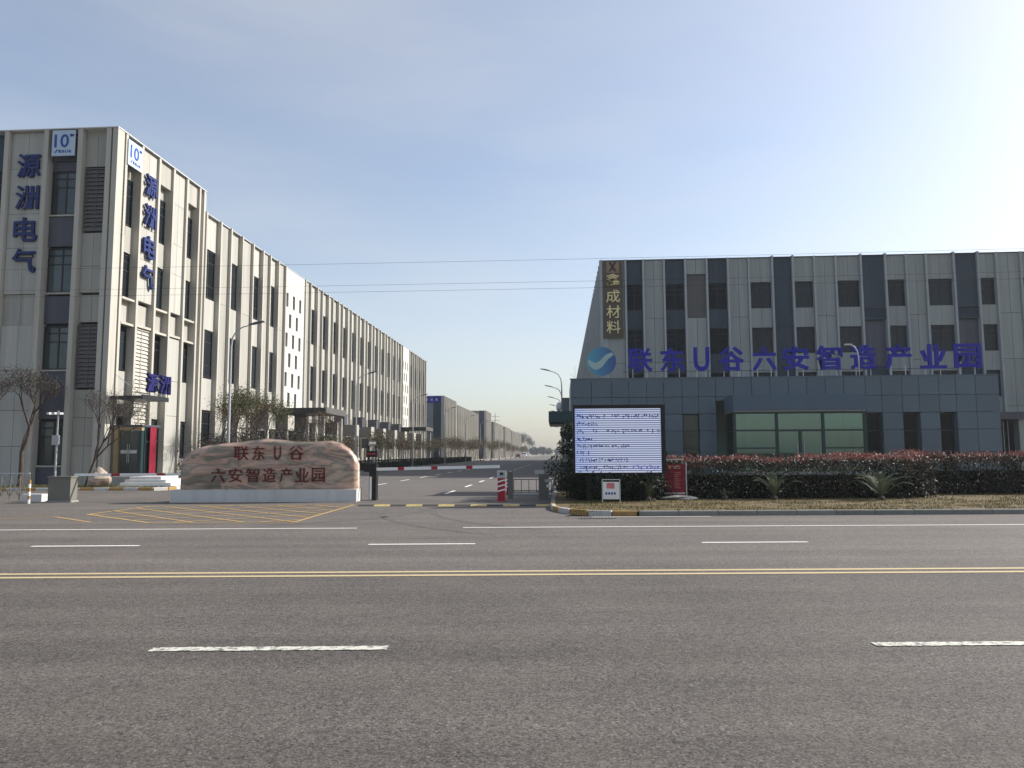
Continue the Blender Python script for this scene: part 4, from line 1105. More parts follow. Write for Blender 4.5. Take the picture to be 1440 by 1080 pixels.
for z, a, c, mk in rowsL:
    b = MB(); x = .12+a
    while x < .1+c:
        if g.random() < .86:
            for k in range(g.randint(2, 4)):
                xx = x+g.uniform(0, .05); zz = z+g.uniform(-.045, .045)
                if g.random() < .5: b.box(xx, xx+g.uniform(.035, .07), -.026, -.021, zz, zz+.022)
                else: b.box(xx, xx+.02, -.0262, -.0208, zz-.035, zz+.035)
        x += .085
    b.build('text_row', M[mk], led)['kind'] = 'stuff'
for x in (.5, W_-.5): piece('leg', led, M['black'], x-.08, x+.08, .06, .22, 0, z0_-.06)

# small white notice stand and red notice stand
ns = empty('notice_stand', (1.22, 23.05, .10), 'small white notice stand with pink and blue print under the screen', 'sign', rz=R(-4))
for x in (0, .53): MB().tube([(x, 0, 0), (x, 0.02, .71)], .014, 6).build('leg', M['coping'], ns); MB().tube([(x, .32, 0), (x, .03, .69)], .012, 6).build('rear_leg', M['steel'], ns)
MB().tube([(0, .02, .70), (.53, .02, .70)], .013, 6).build('top_rail', M['coping'], ns)
MB().box(.02, .51, -.005, .015, .11, .63).build('board', M['whitepaint'], ns)
M['pinkp'] = mat('pink_print', (.62, .2, .2), .6, .2, 20); M['bluep'] = mat('blue_print', (.04, .09, .3), .6, .2, 20)
MB().box(.13, .37, -.009, -.0055, .43, .60).build('pink_print', M['pinkp'], ns)
for i in range(4): MB().box(.09+.085*i, .15+.085*i, -.009, -.0055, .25, .32).build('blue_print', M['bluep'], ns)
rd = empty('notice_stand', (3.28, 24.85, .12), 'tall red notice stand with pale text lines standing on a flat rock', 'sign', rz=R(-3))
for x in (0, .76): MB().tube([(x, 0, 0), (x, .03, 1.16)], .018, 6).build('leg', M['coping'], rd); MB().tube([(x, .45, 0), (x, .04, 1.14)], .014, 6).build('rear_leg', M['steel'], rd)
MB().box(.08, .66, .0, .03, 1.25, 1.29).build('top_bar', M['coping'], rd)
for x in (.09, .63): MB().box(x, x+.02, .01, .025, 1.12, 1.25).build('top_post', M['coping'], rd)
MB().box(.03, .73, -.005, .02, .13, 1.12).build('board', M['redbanner'], rd)
M['creamp'] = mat('cream_print', (.55, .42, .28), .6, .2, 20); M['pinkl'] = mat('pink_text_print', (.6, .25, .22), .6, .2, 20)
b = MB(); g = random.Random(5)
for i in range(14): a = .18+g.random()*.34; c = .96+g.random()*.1; b.box(a, a+.09, -.0095, -.0058, c, c+.018)
b.build('title_print', M['creamp'], rd)
for i in range(9): MB().box(.38, .60-g.random()*.08, -.009, -.0055, .84-.062*i, .855-.062*i).build('text_line', M['pinkl'], rd)
MB().box(.05, .71, -.009, -.0055, .15, .20).build('bottom_strip', M['kerbwhite'], rd)
M['slabrock'] = mat('pale_flat_rock', (0.50, 0.46, 0.40), 0.85, 0.3, 6, bump=.5, bscale=20)
boulder('flat_rock', (3.75, 24.55, .16), .62, M['slabrock'], 'pale flat rock at the foot of the red notice stand', 9, (1, .45, .16))

# ------------------------------------------------------------------ guard booth (roof slab and camera pole show beside the screen)
gb = empty('guard_booth', (-0.1, 31.0, 0.1), 'teal edged flat roofed guard booth behind the screen bushes', 'booth')
piece('roof', gb, M['teal'], -.42, 3.2, -.5, 2.4, 2.78, 3.22); piece('soffit', gb, M['black'], -.40, 3.18, -.48, 2.38, 2.68, 2.775)
piece('wall', gb, M['slate'], .5, 3.0, 0, 2.0, 0, 1.0); piece('corner_post', gb, M['concrete'], .12, .36, 0, .2, 0, 2.68)
for x in (.55, 1.7, 2.9): piece('corner_post', gb, M['black'], x, x+.08, .02, .1, 1.0, 2.68)
piece('pane', gb, M['glass_dark'], .63, 1.7, .04, .06, 1.0, 2.68); piece('pane', gb, M['glass_dark'], 1.78, 2.9, .04, .06, 1.0, 2.68)
cb = empty('signal_box', (0.02, 31.2, 3.32), 'dark box with a round grey camera dome on the guard booth roof', 'camera')
piece('box', cb, M['slate'], 0, .32, 0, .25, 0, .60); piece('post', cb, M['black'], .12, .18, .25, .3, 0, .62)
b = MB(); b.tube([(-.12, .1, .02), (-.12, .1, .12), (-.12, .1, .32), (-.12, .1, .42)], [.05, .11, .11, .03], 10); b.build('camera_dome', M['steel'], cb, smooth=True)

# ------------------------------------------------------------------ gate equipment
def cab_black():
    r_ = empty('barrier_cabinet', (-6.9, 25.9, 0), 'black barrier cabinet with a lit display and camera right of the stone', 'barrier')
    piece('cabinet', r_, M['black'], .18, .42, 0, .3, 0, .98); piece('motor_box', r_, M['black'], .0, .42, -.02, .34, .985, 1.27)
    piece('white_strip', r_, M['whitepaint'], .20, .27, -.012, -.002, .02, .82)
    piece('display_post', r_, M['black'], .08, .12, .1, .16, 1.27, 1.9); piece('display_post', r_, M['black'], .36, .40, .1, .16, 1.27, 1.9)
    piece('display', r_, M['black'], .06, .42, .06, .2, 1.5, 1.72)
    for k in range(4): piece('display_light', r_, emis('red_led', (.7, .03, .04), .8) if k == 0 else bpy.data.materials['red_led'], .09+.08*k, .13+.08*k, .052, .058, 1.60, 1.63)
    c = piece('camera', r_, M['coping'], .14, .36, -.12, .24, 1.92, 2.0); c.rotation_euler = (R(-12), 0, R(20))
    MB().tube([(.25, .1, 1.72), (.25, .1, 1.92)], .02, 6).build('camera_stem', M['steel'], r_)
    return r_
bcab = cab_black()
b_ = bpy.data.objects.new('barrier_arm', None); COL.objects.link(b_); b_.parent = bcab; b_.location = (.44, -.02, 1.08)
b_.rotation_euler = (0, -R(1.0), R(1.5))
x = 0
for i, L in enumerate((.75, .22, .95, .22, 1.0, .22, .95)):
    MB().box(x, x+L-.002, 0, .05, -.05, .05).build('arm_section', M['red'] if i % 2 else M['whitepaint'], b_); x += L
lc = empty('barrier_cabinet', (-17.35, 24.8, 0), 'weathered olive grey barrier cabinet at the left entry lane', 'barrier')
piece('cabinet', lc, M['olive'], -.3, .5, 0, .38, .06, .84); piece('base_block', lc, M['concrete'], -.34, .54, -.04, .42, 0, .058)
piece('lid', lc, M['olive'], -.33, .53, -.03, .41, .842, .89)
b_ = bpy.data.objects.new('barrier_arm', None); COL.objects.link(b_); b_.parent = lc; b_.location = (.35, .40, .93); b_.rotation_euler = (0, 0, R(3))
x = 0
for i, L in enumerate((1.3, .3, 1.3, .3, 1.3)):
    MB().box(x, x+L-.002, 0, .05, -.04, .04).build('arm_section', M['red'] if i % 2 else M['whitepaint'], b_); x += L

def red_cab(loc, h, w, label, head=True):
    r_ = empty('warning_bollard', loc, label, 'bollard')
    MB().box(0, w, 0, .22, 0, h).build('body', M['red'], r_)
    for k in range(3):
        z = h*.40+k*h*.2
        q = MB(); q.quad((0, -.004, z), (w, -.004, z+.07), (w, -.004, z+.12), (0, -.004, z+.05)); q.quad((w+.004, 0, z+.07), (w+.004, .22, z), (w+.004, .22, z+.05), (w+.004, 0, z+.12)); q.build('chevron', M['whitepaint'], r_)
    if head:
        MB().box(-.02, w+.03, -.02, .24, h+.002, h+.24).build('head', M['steel'], r_); MB().box(.08, w-.06, -.035, -.021, h+.1, h+.19).build('lens', M['black'], r_)
red_cab((-2.17, 25.3, 0), .78, .25, 'red cabinet with white chevrons and a grey head at the end of the long arm')
red_cab((-2.18, 29.6, 0), .68, .2, 'shorter red chevron bollard behind the grey headed cabinet', False)
MB().box(0, .18, 0, .14, 0, .95).build('pole', M['olive'], tag(empty('card_reader_post', (-1.93, 26.9, 0), 'slim dark card reader post between the two red bollards', 'post'), None, None))
ff = empty('folding_fence', (-1.95, 29.9, 0), 'low folding barrier fence of thin dark bars right of the red bollards', 'fence')
for z in (.12, .56): MB().box(0, 1.62, 0, .03, z, z+.03).build('rail', M['lamphead'], ff)
for k in range(6): MB().box(.02+.3*k, .045+.3*k, .004, .026, .0, .56).build('bar', M['lamphead'], ff)
MB().box(0, 1.62, -.3, -.2, 0, .05).build('ground_track', M['coping'], ff)
rc = empty('barrier_cabinet', (-0.82, 26.4, 0), 'olive barrier cabinet with white fittings beside the dark corner bushes', 'barrier')
piece('cabinet', rc, M['olive'], 0, .35, 0, .35, 0, .88); piece('head', rc, M['steel'], -.14, .2, -.02, .3, .88, 1.0); piece('arm_hub', rc, M['steel'], .22, .45, -.03, .2, .6, .7)
piece('white_light', rc, M['whitepaint'], .28, .4, -.03, -.002, .42, .52)
# speed bump across the gate mouth
sb = empty('speed_bump', (-6.3, 22.9, 0), 'black and yellow rubber speed bump across the gate mouth', 'speed bump')
sb.rotation_euler = (0, 0, R(.6))
for k in range(12):
    q = MB(); a, c = .5*k, .5*k+.492
    pr = [(0, .004), (.08, .035), (.17, .05), (.26, .035), (.34, .004)]
    for (y1, z1), (y2, z2) in zip(pr[:-1], pr[1:]): q.quad((a, y1, z1), (c, y1, z1), (c, y2, z2), (a, y2, z2))
    q.quad(*[(a, y_, z_) for y_, z_ in pr]); q.quad(*[(c, y_, z_) for y_, z_ in reversed(pr)])
    q.build('bump_section', M['yellow'] if k % 2 else M['rubber'], sb)
# red and white post, small planter things at far left
pp = empty('striped_post', (-17.95, 24.3, 0), 'slim red and white striped post at the left entry lane', 'post')
for k in range(6): MB().tube([(0, 0, .13*k), (0, 0, .13*k+.13)], .045, 10).build('band', M['whitepaint'] if k % 2 == 0 else M['orange'], pp)
rg = empty('retractable_gate', (-21.5, 25.3, 0), 'folded steel retractable gate at the far left edge', 'gate')
for k in range(9):
    MB().tube([(.35*k, 0, .05), (.35*k, 0, .98)], .018, 6).build('upright', M['olive'], rg)
    if k < 8:
        MB().tube([(.35*k, .02, .15), (.35*k+.35, .02, .9)], .012, 5).build('diagonal', M['olive'], rg); MB().tube([(.35*k, -.02, .9), (.35*k+.35, -.02, .15)], .012, 5).build('diagonal', M['olive'], rg)
MB().box(0, 2.8, -.03, .03, .96, 1.0).build('top_rail', M['steel'], rg)
wb = empty('white_block', (-18.9, 25.2, 0), 'low white concrete block by the striped post', 'block'); piece('block', wb, M['white'], 0, .75, 0, .35, 0, .26)
kerb('orange painted kerb at the far left edge of the forecourt', [(-27, 24.4), (-19.3, 24.5)], [M['orange'], M['kerbwhite']], step=.7)

# camera pole by the left building
cp = empty('camera_pole', (-23.6, 33.6, .1), 'thin grey pole with security cameras before the left building', 'pole')
MB().tube([(0, 0, 0), (0, 0, 3.6)], [.05, .035], 8).build('pole', M['lampgrey'], cp)
MB().box(-.45, .05, -.03, .01, 3.5, 3.54).build('bracket', M['lampgrey'], cp)
for x in (-.42, -.15, .1): MB().box(x, x+.12, -.22, .05, 3.42, 3.52).build('camera', M['coping'], cp)
MB().box(-.16, .16, -.14, -.03, 2.0, 2.45).build('junction_box', M['lampgrey'], cp)

# ------------------------------------------------------------------ street lamps
def lamp_meshes():
    pts = [(0, 0, 0), (0, 0, 3), (0, 0, 6.9), (.06, 0, 7.35), (.25, 0, 7.68), (.55, 0, 7.86), (.95, 0, 7.97)]
    pole = MB().tube(pts, [.085, .07, .05, .042, .036, .032, .03], 8).mesh('lamp_pole', [M['lampgrey']], True)
    hd = MB(); v = [(.9, -.05, 7.96), (.9, .05, 7.96), (1.15, -.13, 8.0), (1.15, .13, 8.0), (1.65, -.11, 8.12), (1.65, .11, 8.12), (.9, -.04, 8.02), (.9, .04, 8.02), (1.2, -.09, 8.1), (1.2, .09, 8.1), (1.62, -.07, 8.17), (1.62, .07, 8.17)]
    hd.v = v; hd.f = [(0, 2, 3, 1), (2, 4, 5, 3), (6, 7, 9, 8), (8, 9, 11, 10), (0, 6, 8, 2), (2, 8, 10, 4), (1, 3, 9, 7), (3, 5, 11, 9), (4, 10, 11, 5), (0, 1, 7, 6)]; hd.mi = [0]*10
    head = hd.mesh('lamp_head', [M['lamphead']])
    base = MB().box(-.16, .16, -.16, .16, 0, .3).mesh('lamp_base', [M['concrete']])
    return pole, head, base
LP, LH, LB = lamp_meshes()
def lamp(x, y, rz, label, grp):
    r_ = empty('street_lamp', (x, y, .05), label, 'street lamp', grp, rz)
    link('pole', LP, None, r_); link('lamp_head', LH, None, r_); link('base', LB, None, r_)
for i in range(12): lamp(-16.3-(.0 if i == 0 else .0), 35.7+22.8*i, 0, f'{ORD[i]} street lamp from the gate in the left row, arm reaching right', 'street lamps left of the side street')
for i in range(10): lamp(0.05, 58+14.3*i, math.pi, f'{ORD[i]} street lamp from the gate in the right row, arm reaching left', 'street lamps right of the side street')

# ------------------------------------------------------------------ overhead wires and their poles (just outside the view)
for i, (y, z, dz) in enumerate(((26, 8.45, .0), (26.3, 7.72, .0), (26.5, 7.52, -.02))):
    pts = []
    for k in range(61):
        x = -60+2.0*k; pts.append((x, y, z + .35*((x-0)/60)**2*.0 - .0 + .45*(abs(x)/60)**2))
    o = MB().tube(pts, .0042, 4).build('overhead_wire', M['black']); tag(o, ['uppermost thin black wire strung across both buildings', 'middle thin black wire of the pair crossing both buildings', 'lowest thin black wire of the pair crossing both buildings'][i], 'wire')
for x, lab in ((-60, 'left'), (60, 'right')):
    r_ = empty('utility_pole', (x, 26.3, 0), f'concrete utility pole carrying the wires, out of view to the {lab}', 'utility pole')
    MB().tube([(0, 0, 0), (0, 0, 9.6)], [.16, .1], 10).build('pole', M['concrete'], r_); MB().box(-.05, .05, -.7, .7, 8.8, 8.95).build('crossarm', M['steel'], r_)
up = empty('utility_pole', (-27.5, 310, 0), 'distant tall pole with crossarms rising behind the far blocks', 'utility pole')
MB().tube([(0, 0, 0), (0, 0, 18.5)], [.25, .12], 8).build('pole', M['concrete'], up)
for z in (15.3, 17.0): MB().box(-1.8, 1.8, -.06, .06, z, z+.15).build('crossarm', M['steel'], up)

# ------------------------------------------------------------------ vegetation
def leaf_cloud(n, fn, size, seed, flat=0.0):
    g = random.Random(seed); b = MB()
    for _ in range(n):
        p, s_ = fn(g)
        d = Vector((g.gauss(0, 1), g.gauss(0, 1), g.gauss(0, 1)+flat)).normalized()
        a = d.orthogonal().normalized(); a.rotate(Matrix.Rotation(g.uniform(0, 6.28), 3, d)); c = d.cross(a)
        s_ = s_*size*g.uniform(.6, 1.3); p = Vector(p)
        b.quad(p-a*s_, p-c*s_*.5, p+a*s_, p+c*s_*.5)
    return b

def tree_mesh(seed, h, trunk_h, spread, depth=5, up=.9, twigr=.006, r0=.075, lean=0.0):
    g = random.Random(seed); b = MB(); tips = []
    def grow(p, d, L, r, k):
        if k == 0 or L < .12: tips.append(p); return
        n = 3; pts = [p]; q = p.copy(); dd = d.copy()
        for i in range(n):
            dd = (dd+Vector((g.gauss(0, .09), g.gauss(0, .09), .03*up))).normalized(); q = q+dd*L/n; pts.append(q.copy())
        b.tube(pts, [r, r*.88, r*.76, r*.66], 6 if k > 2 else 4, cap=False)
        if k <= 2: tips.extend(pts[1:])
        nb = (g.choice((2, 2, 3)) if depth > 7 else g.choice((2, 3, 3))) if k > 1 else 3
        for i in range(nb):
            ang = g.uniform(0, 6.28); ax = Vector((math.cos(ang), math.sin(ang), 0))
            nd = (dd*1.0 + ax*g.uniform(.35, .75)*spread + Vector((0, 0, .18*up))).normalized()
            grow(q, nd, L*g.uniform(.62, .85), r*.64, k-1)
    grow(Vector((0, 0, 0)), Vector((lean, 0, 1)).normalized(), trunk_h, r0, depth)
    zmax = max(t.z for t in tips); k = h/zmax
    b.v = [(x*k, y*k, z*k) for x, y, z in b.v]; tips = [t*k for t in tips]
    return b, tips

def tree_kind(seed, h, trunk_h, spread, bark, leafm, nleaf, lsize, jit=.35, depth=5, up=.9, r0=.075):
    b, tips = tree_mesh(seed, h, trunk_h, spread, depth, up, r0=r0)
    tm = b.mesh('branches', [bark], True)
    def fn(g):
        t = g.choice(tips); return (t.x+g.gauss(0, jit), t.y+g.gauss(0, jit), max(.3, t.z+g.gauss(0, jit*.8))), 1
    cm = leaf_cloud(nleaf, fn, lsize, seed+100).mesh('foliage', [leafm]) if nleaf else None
    return tm, cm
def place_tree(name, kind, x, y, s_, rz, label, cat='tree', grp=None, z=.06):
    r_ = empty(name, (x, y, z), label, cat, grp, rz)
    o = link('branches', kind[0], None, r_, scale=(s_, s_, s_))
    if kind[1]: link('foliage', kind[1], None, r_, scale=(s_, s_, s_))
    return r_
# shrub builder
def shrub(x, y, h, w, label, seed, m='leaf_dark', n=3400, size=.05, z=.1):
    r_ = empty('evergreen_shrub', (x, y, z), label, 'shrub', None)
    g_ = random.Random(seed); cl = [(g_.gauss(0, w*.28), g_.gauss(0, w*.25), g_.uniform(.18, .88)*h, g_.uniform(.22, .42)*w) for _ in range(16)]
    def fn(q):
        cx, cy, cz, r = q.choice(cl); d = Vector((q.gauss(0, 1), q.gauss(0, 1), q.gauss(0, 1))).normalized()*r*(q.random()**.35)
        return (cx+d.x, cy+d.y, max(.03, cz+d.z*.9)), 1
    link('foliage', leaf_cloud(n, fn, size, seed).mesh('foliage', [M[m]]), None, r_)
    b = MB()
    for k in range(6):
        a = k*1.05; b.tube([(0, 0, 0), (math.cos(a)*w*.12, math.sin(a)*w*.12, h*.4), (math.cos(a)*w*.25, math.sin(a)*w*.25, h*.8)], [.03, .02, .008], 5)
    link('stems', b.mesh('stems', [M['bark']]), None, r_)
    return r_
bare1 = tree_kind(3, 5.6, 1.35, 1.0, M['bark'], M['leaf_brush'], 4200, .032, .20, 8, r0=.11)
bare2 = tree_kind(8, 4.7, 1.5, .8, M['bark'], M['leaf_brush'], 2200, .03, .17, 8, r0=.085)
bushy = [tree_kind(20+i, 5.4, 1.5, 1.1, M['bark'], M['leaf_mix' if i % 2 else 'leaf_olive'], 3600, .05, .36, 6) for i in range(3)]
street = [tree_kind(30+i, 4.4, 1.3, 1.15, M['palebark'], M[('leaf_olive', 'leaf_brown', 'leaf_olive', 'leaf_mix')[i]], 1700, .075, .42, 5, r0=.06) for i in range(4)]
place_tree('bare_tree', bare1, -25.9, 34.4, 1.0, .3, 'broad bare tree at the left edge before the shaded front', z=.1)
place_tree('bare_tree', bare2, -22.75, 34.6, 1.0, 5.0, 'slender bare tree by the shaded building corner', z=.1)
place_tree('bare_tree', bare1, -28.6, 35.2, .95, 2.4, 'bare tree cut by the left edge of the view', z=.1)
tb = [(-19.9, 42.5, 1.0, 0), (-19.6, 46.0, .95, 1), (-20.1, 49.6, 1.02, 2), (-19.5, 53.5, .97, 0), (-19.8, 58.0, .9, 1)]
for i, (x, y, s_, k) in enumerate(tb): place_tree('bushy_tree', bushy[k], x, y, s_, i*1.3, f'{ORD[i]} dark bushy tree from the gate in the clump behind the stone', grp='dark bushy trees behind the stone')
for i in range(8):
    r_ = shrub(-20.3+.5*(i % 2), 41.5+2.7*i, 2.7+.3*((i*7) % 3), 2.6, f'{ORD[i]} dense brown green shrub from the gate under the bushy trees', 200+i, 'leaf_brush', 4200, .06, .05)
    r_['group'] = 'dense shrubs under the bushy trees'
g = random.Random(4)
for i in range(20):
    y = 63+5.6*i
    place_tree('street_tree', street[i % 4], -19.6+g.uniform(-.25, .25), y, g.uniform(.72, .86) if i < 10 else g.uniform(.85, 1.05), g.uniform(0, 6), f'{ORD[i]} sparse street tree beyond the bushy clump on the left verge', grp='sparse street trees on the left verge')
for i in range(24):
    y = 176+11*i
    place_tree('far_street_tree', street[i % 4], -19.6+g.uniform(-.4, .4), y, g.uniform(.95, 1.25), g.uniform(0, 6), f'{ORD[i]} small far tree before the distant blocks', grp='far trees before the distant blocks')
# low hedge sections along left verge
def hedge_mesh(L, W, Hh, n, size, seed, m, top=False, jit=.05, wav=.08):
    g = random.Random(seed); ph = g.uniform(0, 9)
    def fn(g_):
        x = g_.uniform(0, L); hz = Hh*(1+wav*mn.noise(Vector((x*.9, ph, 0)))+wav*.6*mn.noise(Vector((x*3.1, ph, 4))))
        if top: return (x, g_.uniform(0, W), hz+g_.gauss(0, .05)), 1
        r_ = g_.random()
        if r_ < .5: return (x, g_.gauss(0, jit)+.12*mn.noise(Vector((x*1.5, 3, ph))), g_.uniform(.03, hz)), 1
        if r_ < .8: return (x, g_.uniform(0, W), hz+g_.gauss(0, jit*.6)), 1
        if r_ < .9: return (g_.choice((0, L))+g_.gauss(0, jit), g_.uniform(0, W), g_.uniform(.03, hz)), 1
        return (x, W+g_.gauss(0, jit), g_.uniform(.03, hz)), 1
    return leaf_cloud(n, fn, size, seed).mesh('foliage', [m])
hm = hedge_mesh(8, 1.0, .9, 2600, .06, 60, M['leaf_dark'])
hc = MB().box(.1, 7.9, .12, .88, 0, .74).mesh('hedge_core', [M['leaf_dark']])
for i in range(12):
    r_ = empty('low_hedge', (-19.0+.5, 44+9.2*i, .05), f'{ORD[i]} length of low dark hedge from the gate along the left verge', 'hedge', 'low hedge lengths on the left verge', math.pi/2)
    link('foliage', hm, None, r_); link('solid_core', hc, None, r_)  # solid box filling the hedge so nothing shows through
# photinia hedge on the right
def photinia(loc, L, W, Hh, label, seed, rz=0.0):
    r_ = empty('photinia_hedge', loc, label, 'hedge', 'red tipped hedges before the pavilion', rz)
    link('foliage', hedge_mesh(L, W, Hh-.02, int(L*2000), .037, seed, M['leaf_dark'], jit=.06), None, r_)
    link('side_leaves', hedge_mesh(L, W, Hh, int(L*520), .034, seed+3, M['leaf_mix'], jit=.10), None, r_)
    link('mixed_leaves', hedge_mesh(L, W, Hh-.10, int(L*330), .034, seed+1, M['leaf_mix'], top=True), None, r_)
    link('young_leaves', hedge_mesh(L, W, Hh+.02, int(L*900), .030, seed+2, M['leaf_red'], top=True, wav=.20), None, r_)
    gg = random.Random(seed+5); q = MB()
    for _ in range(int(L*26)):                     # shoots sticking out of the clipped top
        x, y, z = gg.uniform(0, L), gg.uniform(0, W), Hh*1.0; hh_ = gg.uniform(.06, .26)
        for k in range(5):
            a = gg.uniform(0, 6.28); d = Vector((math.cos(a)*.5, math.sin(a)*.5, .9)).normalized(); p = Vector((x, y, z+hh_*k/5)); s_ = Vector((-d.y, d.x, 0)).normalized()*.012
            q.quad(p-s_, p+d*.05-s_*1.4, p+d*.085, p+d*.05+s_*1.4, p+s_)
    link('shoots', q.mesh('shoots', [M['leaf_red']]), None, r_)
    link('solid_core', MB().box(.2, L-.2, .40, W-.3, 0, Hh-.5).mesh('inner', [M['core_fill']]), None, r_)  # solid box core, coloured near black to read as shaded interior
photinia((3.15, 24.95, .1), 9.0, 2.1, 1.22, 'long red tipped hedge right of the red notice stand', 70, R(2.5))
photinia((12.5, 27.6, .1), 12.0, 2.0, 1.3, 'red tipped hedge set back at the right edge of the view', 80, R(3))
# evergreen shrubs around the screen
shrub(.85, 25.4, 1.5, 1.3, 'dark shrub at the street corner beside the screen', 90)
shrub(.95, 27.0, 3.0, 1.5, 'tall dark shrub rising left of the screen', 91, n=7500)
shrub(1.0, 29.0, 3.0, 1.5, 'tall dark shrub before the guard booth', 92, n=6500)
shrub(1.6, 25.6, 1.6, 1.9, 'dark shrub under the middle of the screen', 93, n=5200)
shrub(2.7, 25.9, 1.5, 1.7, 'dark shrub under the right part of the screen', 94, n=4600)
shrub(2.4, 28.0, 2.7, 2.4, 'tall dark shrub hidden behind the screen', 95)
shrub(1.0, 24.5, .78, 1.6, 'low dark shrub behind the small white notice', 96, n=5200, size=.04)
shrub(1.9, 24.55, .80, 1.5, 'low dark shrub under the screen centre', 97, n=5200, size=.04)
shrub(2.6, 24.65, .78, 1.1, 'low dark shrub beside the red notice stand', 98, n=5200, size=.04)
shrub(.62, 24.5, .95, .9, 'dark shrub at the foot of the screen left leg', 99, n=5200, size=.04)
shrub(.80, 26.1, 2.3, 1.2, 'dark shrub stepping down to the street corner', 100, n=5200)
def cycad(x, y, s_, label, seed, nf=30, up=.6, z=.1):
    r_ = empty('cycad', (x, y, z), label, 'plant', None)
    b = MB(); pts = []
    for i in range(13):
        t = i/12; pts.append(Vector((1.15*t*(1-.10*t), 0, .62*math.sin(t*2.15)*.75)))
    b.tube(pts, [.010*(1-.7*i/12) for i in range(13)], 4)
    for i in range(1, 52):
        t = i/52; k = t*12; j = int(k); p = pts[j].lerp(pts[min(j+1, 12)], k-j); d = (pts[min(j+1, 12)]-pts[j]).normalized()
        ll = .17*math.sin(math.pi*(.12+.83*t))
        for sgn in (-1, 1):
            q = p+Vector((d.x*.5, sgn*.8, .28)).normalized()*ll; b.quad(p-d*.007, q, p+d*.007)
    fm = b.mesh('frond', [M['cycad']]); g_ = random.Random(seed)
    for k in range(nf):
        ring = k/nf; o = link('frond', fm, None, r_, (0, 0, .10)); o.rotation_euler = (g_.uniform(-.12, .12), -(.05+1.0*ring*up*1.25)+g_.uniform(-.1, .1), k*2.399)
        q = s_*g_.uniform(.85, 1.05)*(1-.22*ring); o.scale = (q, q, q)
    MB().tube([(0, 0, 0), (0, 0, .08), (0, 0, .15)], [.10, .11, .04], 9).build('trunk', M['bark'], r_)
    return r_
cycad(10.0, 24.4, .98, 'pale fronded cycad standing before the hedge right of centre', 1)
cycad(6.75, 24.55, .92, 'dark fronded cycad before the middle of the long hedge', 12, 22, 1.05).rotation_euler = (0, 0, 1.1)
cycad(2.7, 23.95, .8, 'small drooping cycad under the right corner of the screen', 3, 22, .8)
cycad(5.2, 24.55, .30, 'tiny young cycad sprout near the red notice stand', 4, 12, 1.0)
# dry grass of the verge
b = MB(); g = random.Random(2)
for i_ in range(34000):
    if i_ < 26000: s_ = g.uniform(1.0, 26); t_ = 19.42+4.3*g.random()**1.3
    else: s_ = g.uniform(13.6, 27); t_ = g.uniform(22.5, 26.6)
    x, y = P(s_, t_)
    if x < .2: continue
    nn = mn.noise(Vector((x*.8, y*1.6, 0)))
    if nn < -.1 and g.random() < .8: continue
    h = g.uniform(.02, .07)*(1+.8*nn); a = g.uniform(0, 6.28); w = .008; dx, dy = math.cos(a)*w, math.sin(a)*w
    b.quad((x-dx, y-dy, .1), (x+dx, y+dy, .1), (x+g.gauss(0, .02), y+g.gauss(0, .02), .1+h))
tag(b.build('dry_grass', M['grass']), 'short dry yellow grass along the right verge', 'grass', None, 'stuff')
b = MB()
for _ in range(6000):
    x = g.uniform(-27.3, -18.5); y = g.uniform(33.4, 36.5); h = g.uniform(.03, .1); a = g.uniform(0, 6.28); dx, dy = math.cos(a)*.012, math.sin(a)*.012
    b.quad((x-dx, y-dy, .1), (x+dx, y+dy, .1), (x+g.gauss(0, .02), y, .1+h))
tag(b.build('island_grass', M['leaf_olive']), 'short green grass on the island before the left building', 'grass', None, 'stuff')
# distant wood across the end of the street
def wood(name, x0, x1, y0, y1, h0, h1, n, size, seed, label):
    g_ = random.Random(seed); cl = []
    for _ in range(int((x1-x0)/3.0)):
        x = g_.uniform(x0, x1); h = g_.uniform(h0, h1)*(1+.2*mn.noise(Vector((x*.05, 1, seed)))); cl.append((x, g_.uniform(y0, y1), h, g_.uniform(2.2, 4.2)))
    def fn(q):
        x, y, h, r = q.choice(cl); d = Vector((q.gauss(0, 1), q.gauss(0, 1), q.gauss(0, 1))).normalized()*(q.random()**.4)
        return (x+d.x*r, y+d.y*r, max(.2, h*.55+d.z*h*.45)), 1
    return tag(leaf_cloud(n, fn, size, seed).build(name, M['leaf_haz']), label, 'wood', None, 'stuff')
wood('distant_wood', -60, 60, 655, 690, 6.0, 8.2, 15000, .8, 5, 'hazy far wood across the end of the street')
ht = tree_kind(44, 15, 3.5, 1.1, M['bark'], M['leaf_haz'], 1500, .3, 1.2, 6, r0=.2)
for i, (x, y, s_) in enumerate(((-28.5, 470, .9), (-26.0, 500, .95), (-23.0, 530, .8), (-29.0, 520, 1.0))):
    place_tree('distant_tree', ht, x, y, s_, i*2.0, f'{ORD[i]} hazy bare tree past the last far block', grp='hazy trees past the last block')

dg = empty('storm_drain', (.85, 18.75, 0.0), 'small slotted storm drain at the foot of the painted corner kerb', 'drain', rz=R(5))
MB().box(-.45, .45, -.16, -.13, .003, .014).box(-.45, .45, .13, .16, .003, .014).build('drain_frame', M['lamphead'], dg)
for k in range(12): MB().box(-.44+.076*k, -.405+.076*k, -.129, .129, .003, .013).build('bar', M['kerb'], dg)
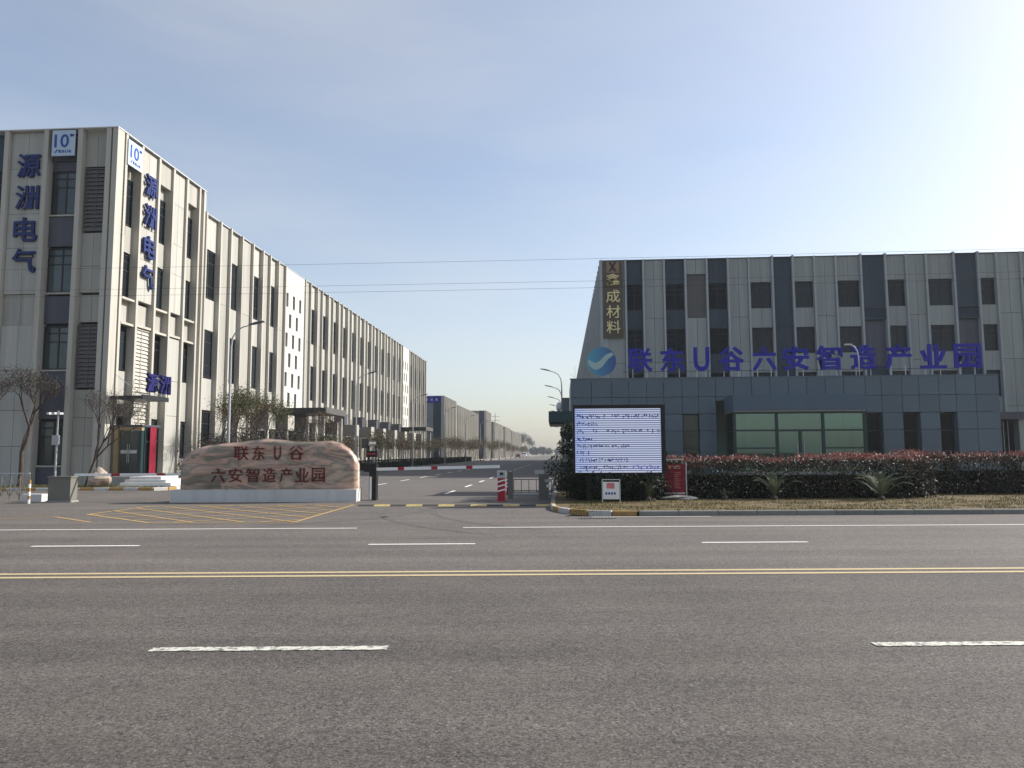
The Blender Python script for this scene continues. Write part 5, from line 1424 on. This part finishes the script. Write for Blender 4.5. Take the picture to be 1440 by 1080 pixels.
# ------------------------------------------------------------------ parked cars far up the street
def car(x, y, col, label, van=False, rz=0.0):
    r_ = empty('parked_car' if not van else 'parked_van', (x, y, 0), label, 'van' if van else 'car', None, rz)
    m = mat('car_paint', col, .25, .03, spec=.6)
    W, L, Hh = (.88, 4.4, 1.45) if not van else (1.0, 5.2, 2.1)
    if not van: pr = [(0, .35), (0, .78), (.75, .93), (1.35, Hh-.06), (2.0, Hh), (3.1, Hh-.04), (3.75, 1.0), (L-.02, .92), (L, .4)]
    else: pr = [(0, .35), (0, 1.0), (.5, 1.2), (1.1, Hh-.1), (1.6, Hh), (L-.1, Hh-.03), (L, 1.6), (L, .4)]
    b = MB(); n = len(pr)
    ins = [(.06 if z > 1.05 else 0) for _, z in pr]
    b.v = [(-W+i_*2.2, y_, z_) for (y_, z_), i_ in zip(pr, ins)] + [(W-i_*2.2, y_, z_) for (y_, z_), i_ in zip(pr, ins)]
    b.f = [tuple(range(n)), tuple(reversed(range(n, 2*n)))] + [(i, i+n, (i+1) % n+n, (i+1) % n) for i in range(n)]
    b.mi = [0]*len(b.f); b.build('body', m, r_)
    z0, z1 = (.98, Hh-.12) if not van else (1.25, Hh-.25)
    b = MB().quad((-W+.2, .78 if not van else .45, z0), (W-.2, .78 if not van else .45, z0), (W-.26, 1.25 if not van else .98, z1), (-W+.26, 1.25 if not van else .98, z1))
    o = b.build('windscreen', M['glass_dark'], r_); o.location = (0, -.03, .03)
    for sx in (-1, 1): piece('side_window', r_, M['glass_dark'], sx*(W-.03)-.02, sx*(W-.03)+.02, 1.3, 3.2, z0+.05, z1)
    for sx in (-1, 1):
        for yy_ in (.85, L-.9):
            MB().tube([(sx*(W-.2), yy_, .32), (sx*(W+.01), yy_, .32)], .32, 14).build('wheel', M['rubber'], r_)
        piece('headlight', r_, M['coping'], sx*(W-.35)-.15, sx*(W-.35)+.15, -.02, .02, .62, .76)
    return r_
car(-16.7, 285, (.12, .01, .015), 'dark red car parked by the left kerb far up the street')
car(-16.4, 330, (.7, .7, .7), 'white van parked beyond the dark red car', True)
car(-15.9, 350, (.6, .6, .62), 'white car beyond the white van far up the street')

# small grey marker box on verge near y 650
mb_ = empty('marker_post', (-18.8, 73, .05), 'small pale utility cabinet on the left verge before the hedge', 'cabinet')
piece('cabinet', mb_, M['coping'], 0, .35, 0, .3, 0, 1.1); piece('cap', mb_, M['steel'], -.03, .38, -.03, .33, 1.1, 1.15)

# ------------------------------------------------------------------ haze
hz = MB().box(-320, 320, -40, 800, -1.5, 24).build('haze', None)
tag(hz, 'thin pale daylight haze over the whole industrial park', None, None, 'stuff')
hmz = bpy.data.materials.new('haze_air'); hmz.use_nodes = True; t = hmz.node_tree; t.nodes.clear()
o_ = t.nodes.new('ShaderNodeOutputMaterial'); pvn = t.nodes.new('ShaderNodeVolumePrincipled')
pvn.inputs['Density'].default_value = 0.0003; pvn.inputs['Color'].default_value = (.80, .86, .92, 1); pvn.inputs['Anisotropy'].default_value = .2
t.links.new(pvn.outputs[0], o_.inputs['Volume'])
hz.data.materials.append(hmz)
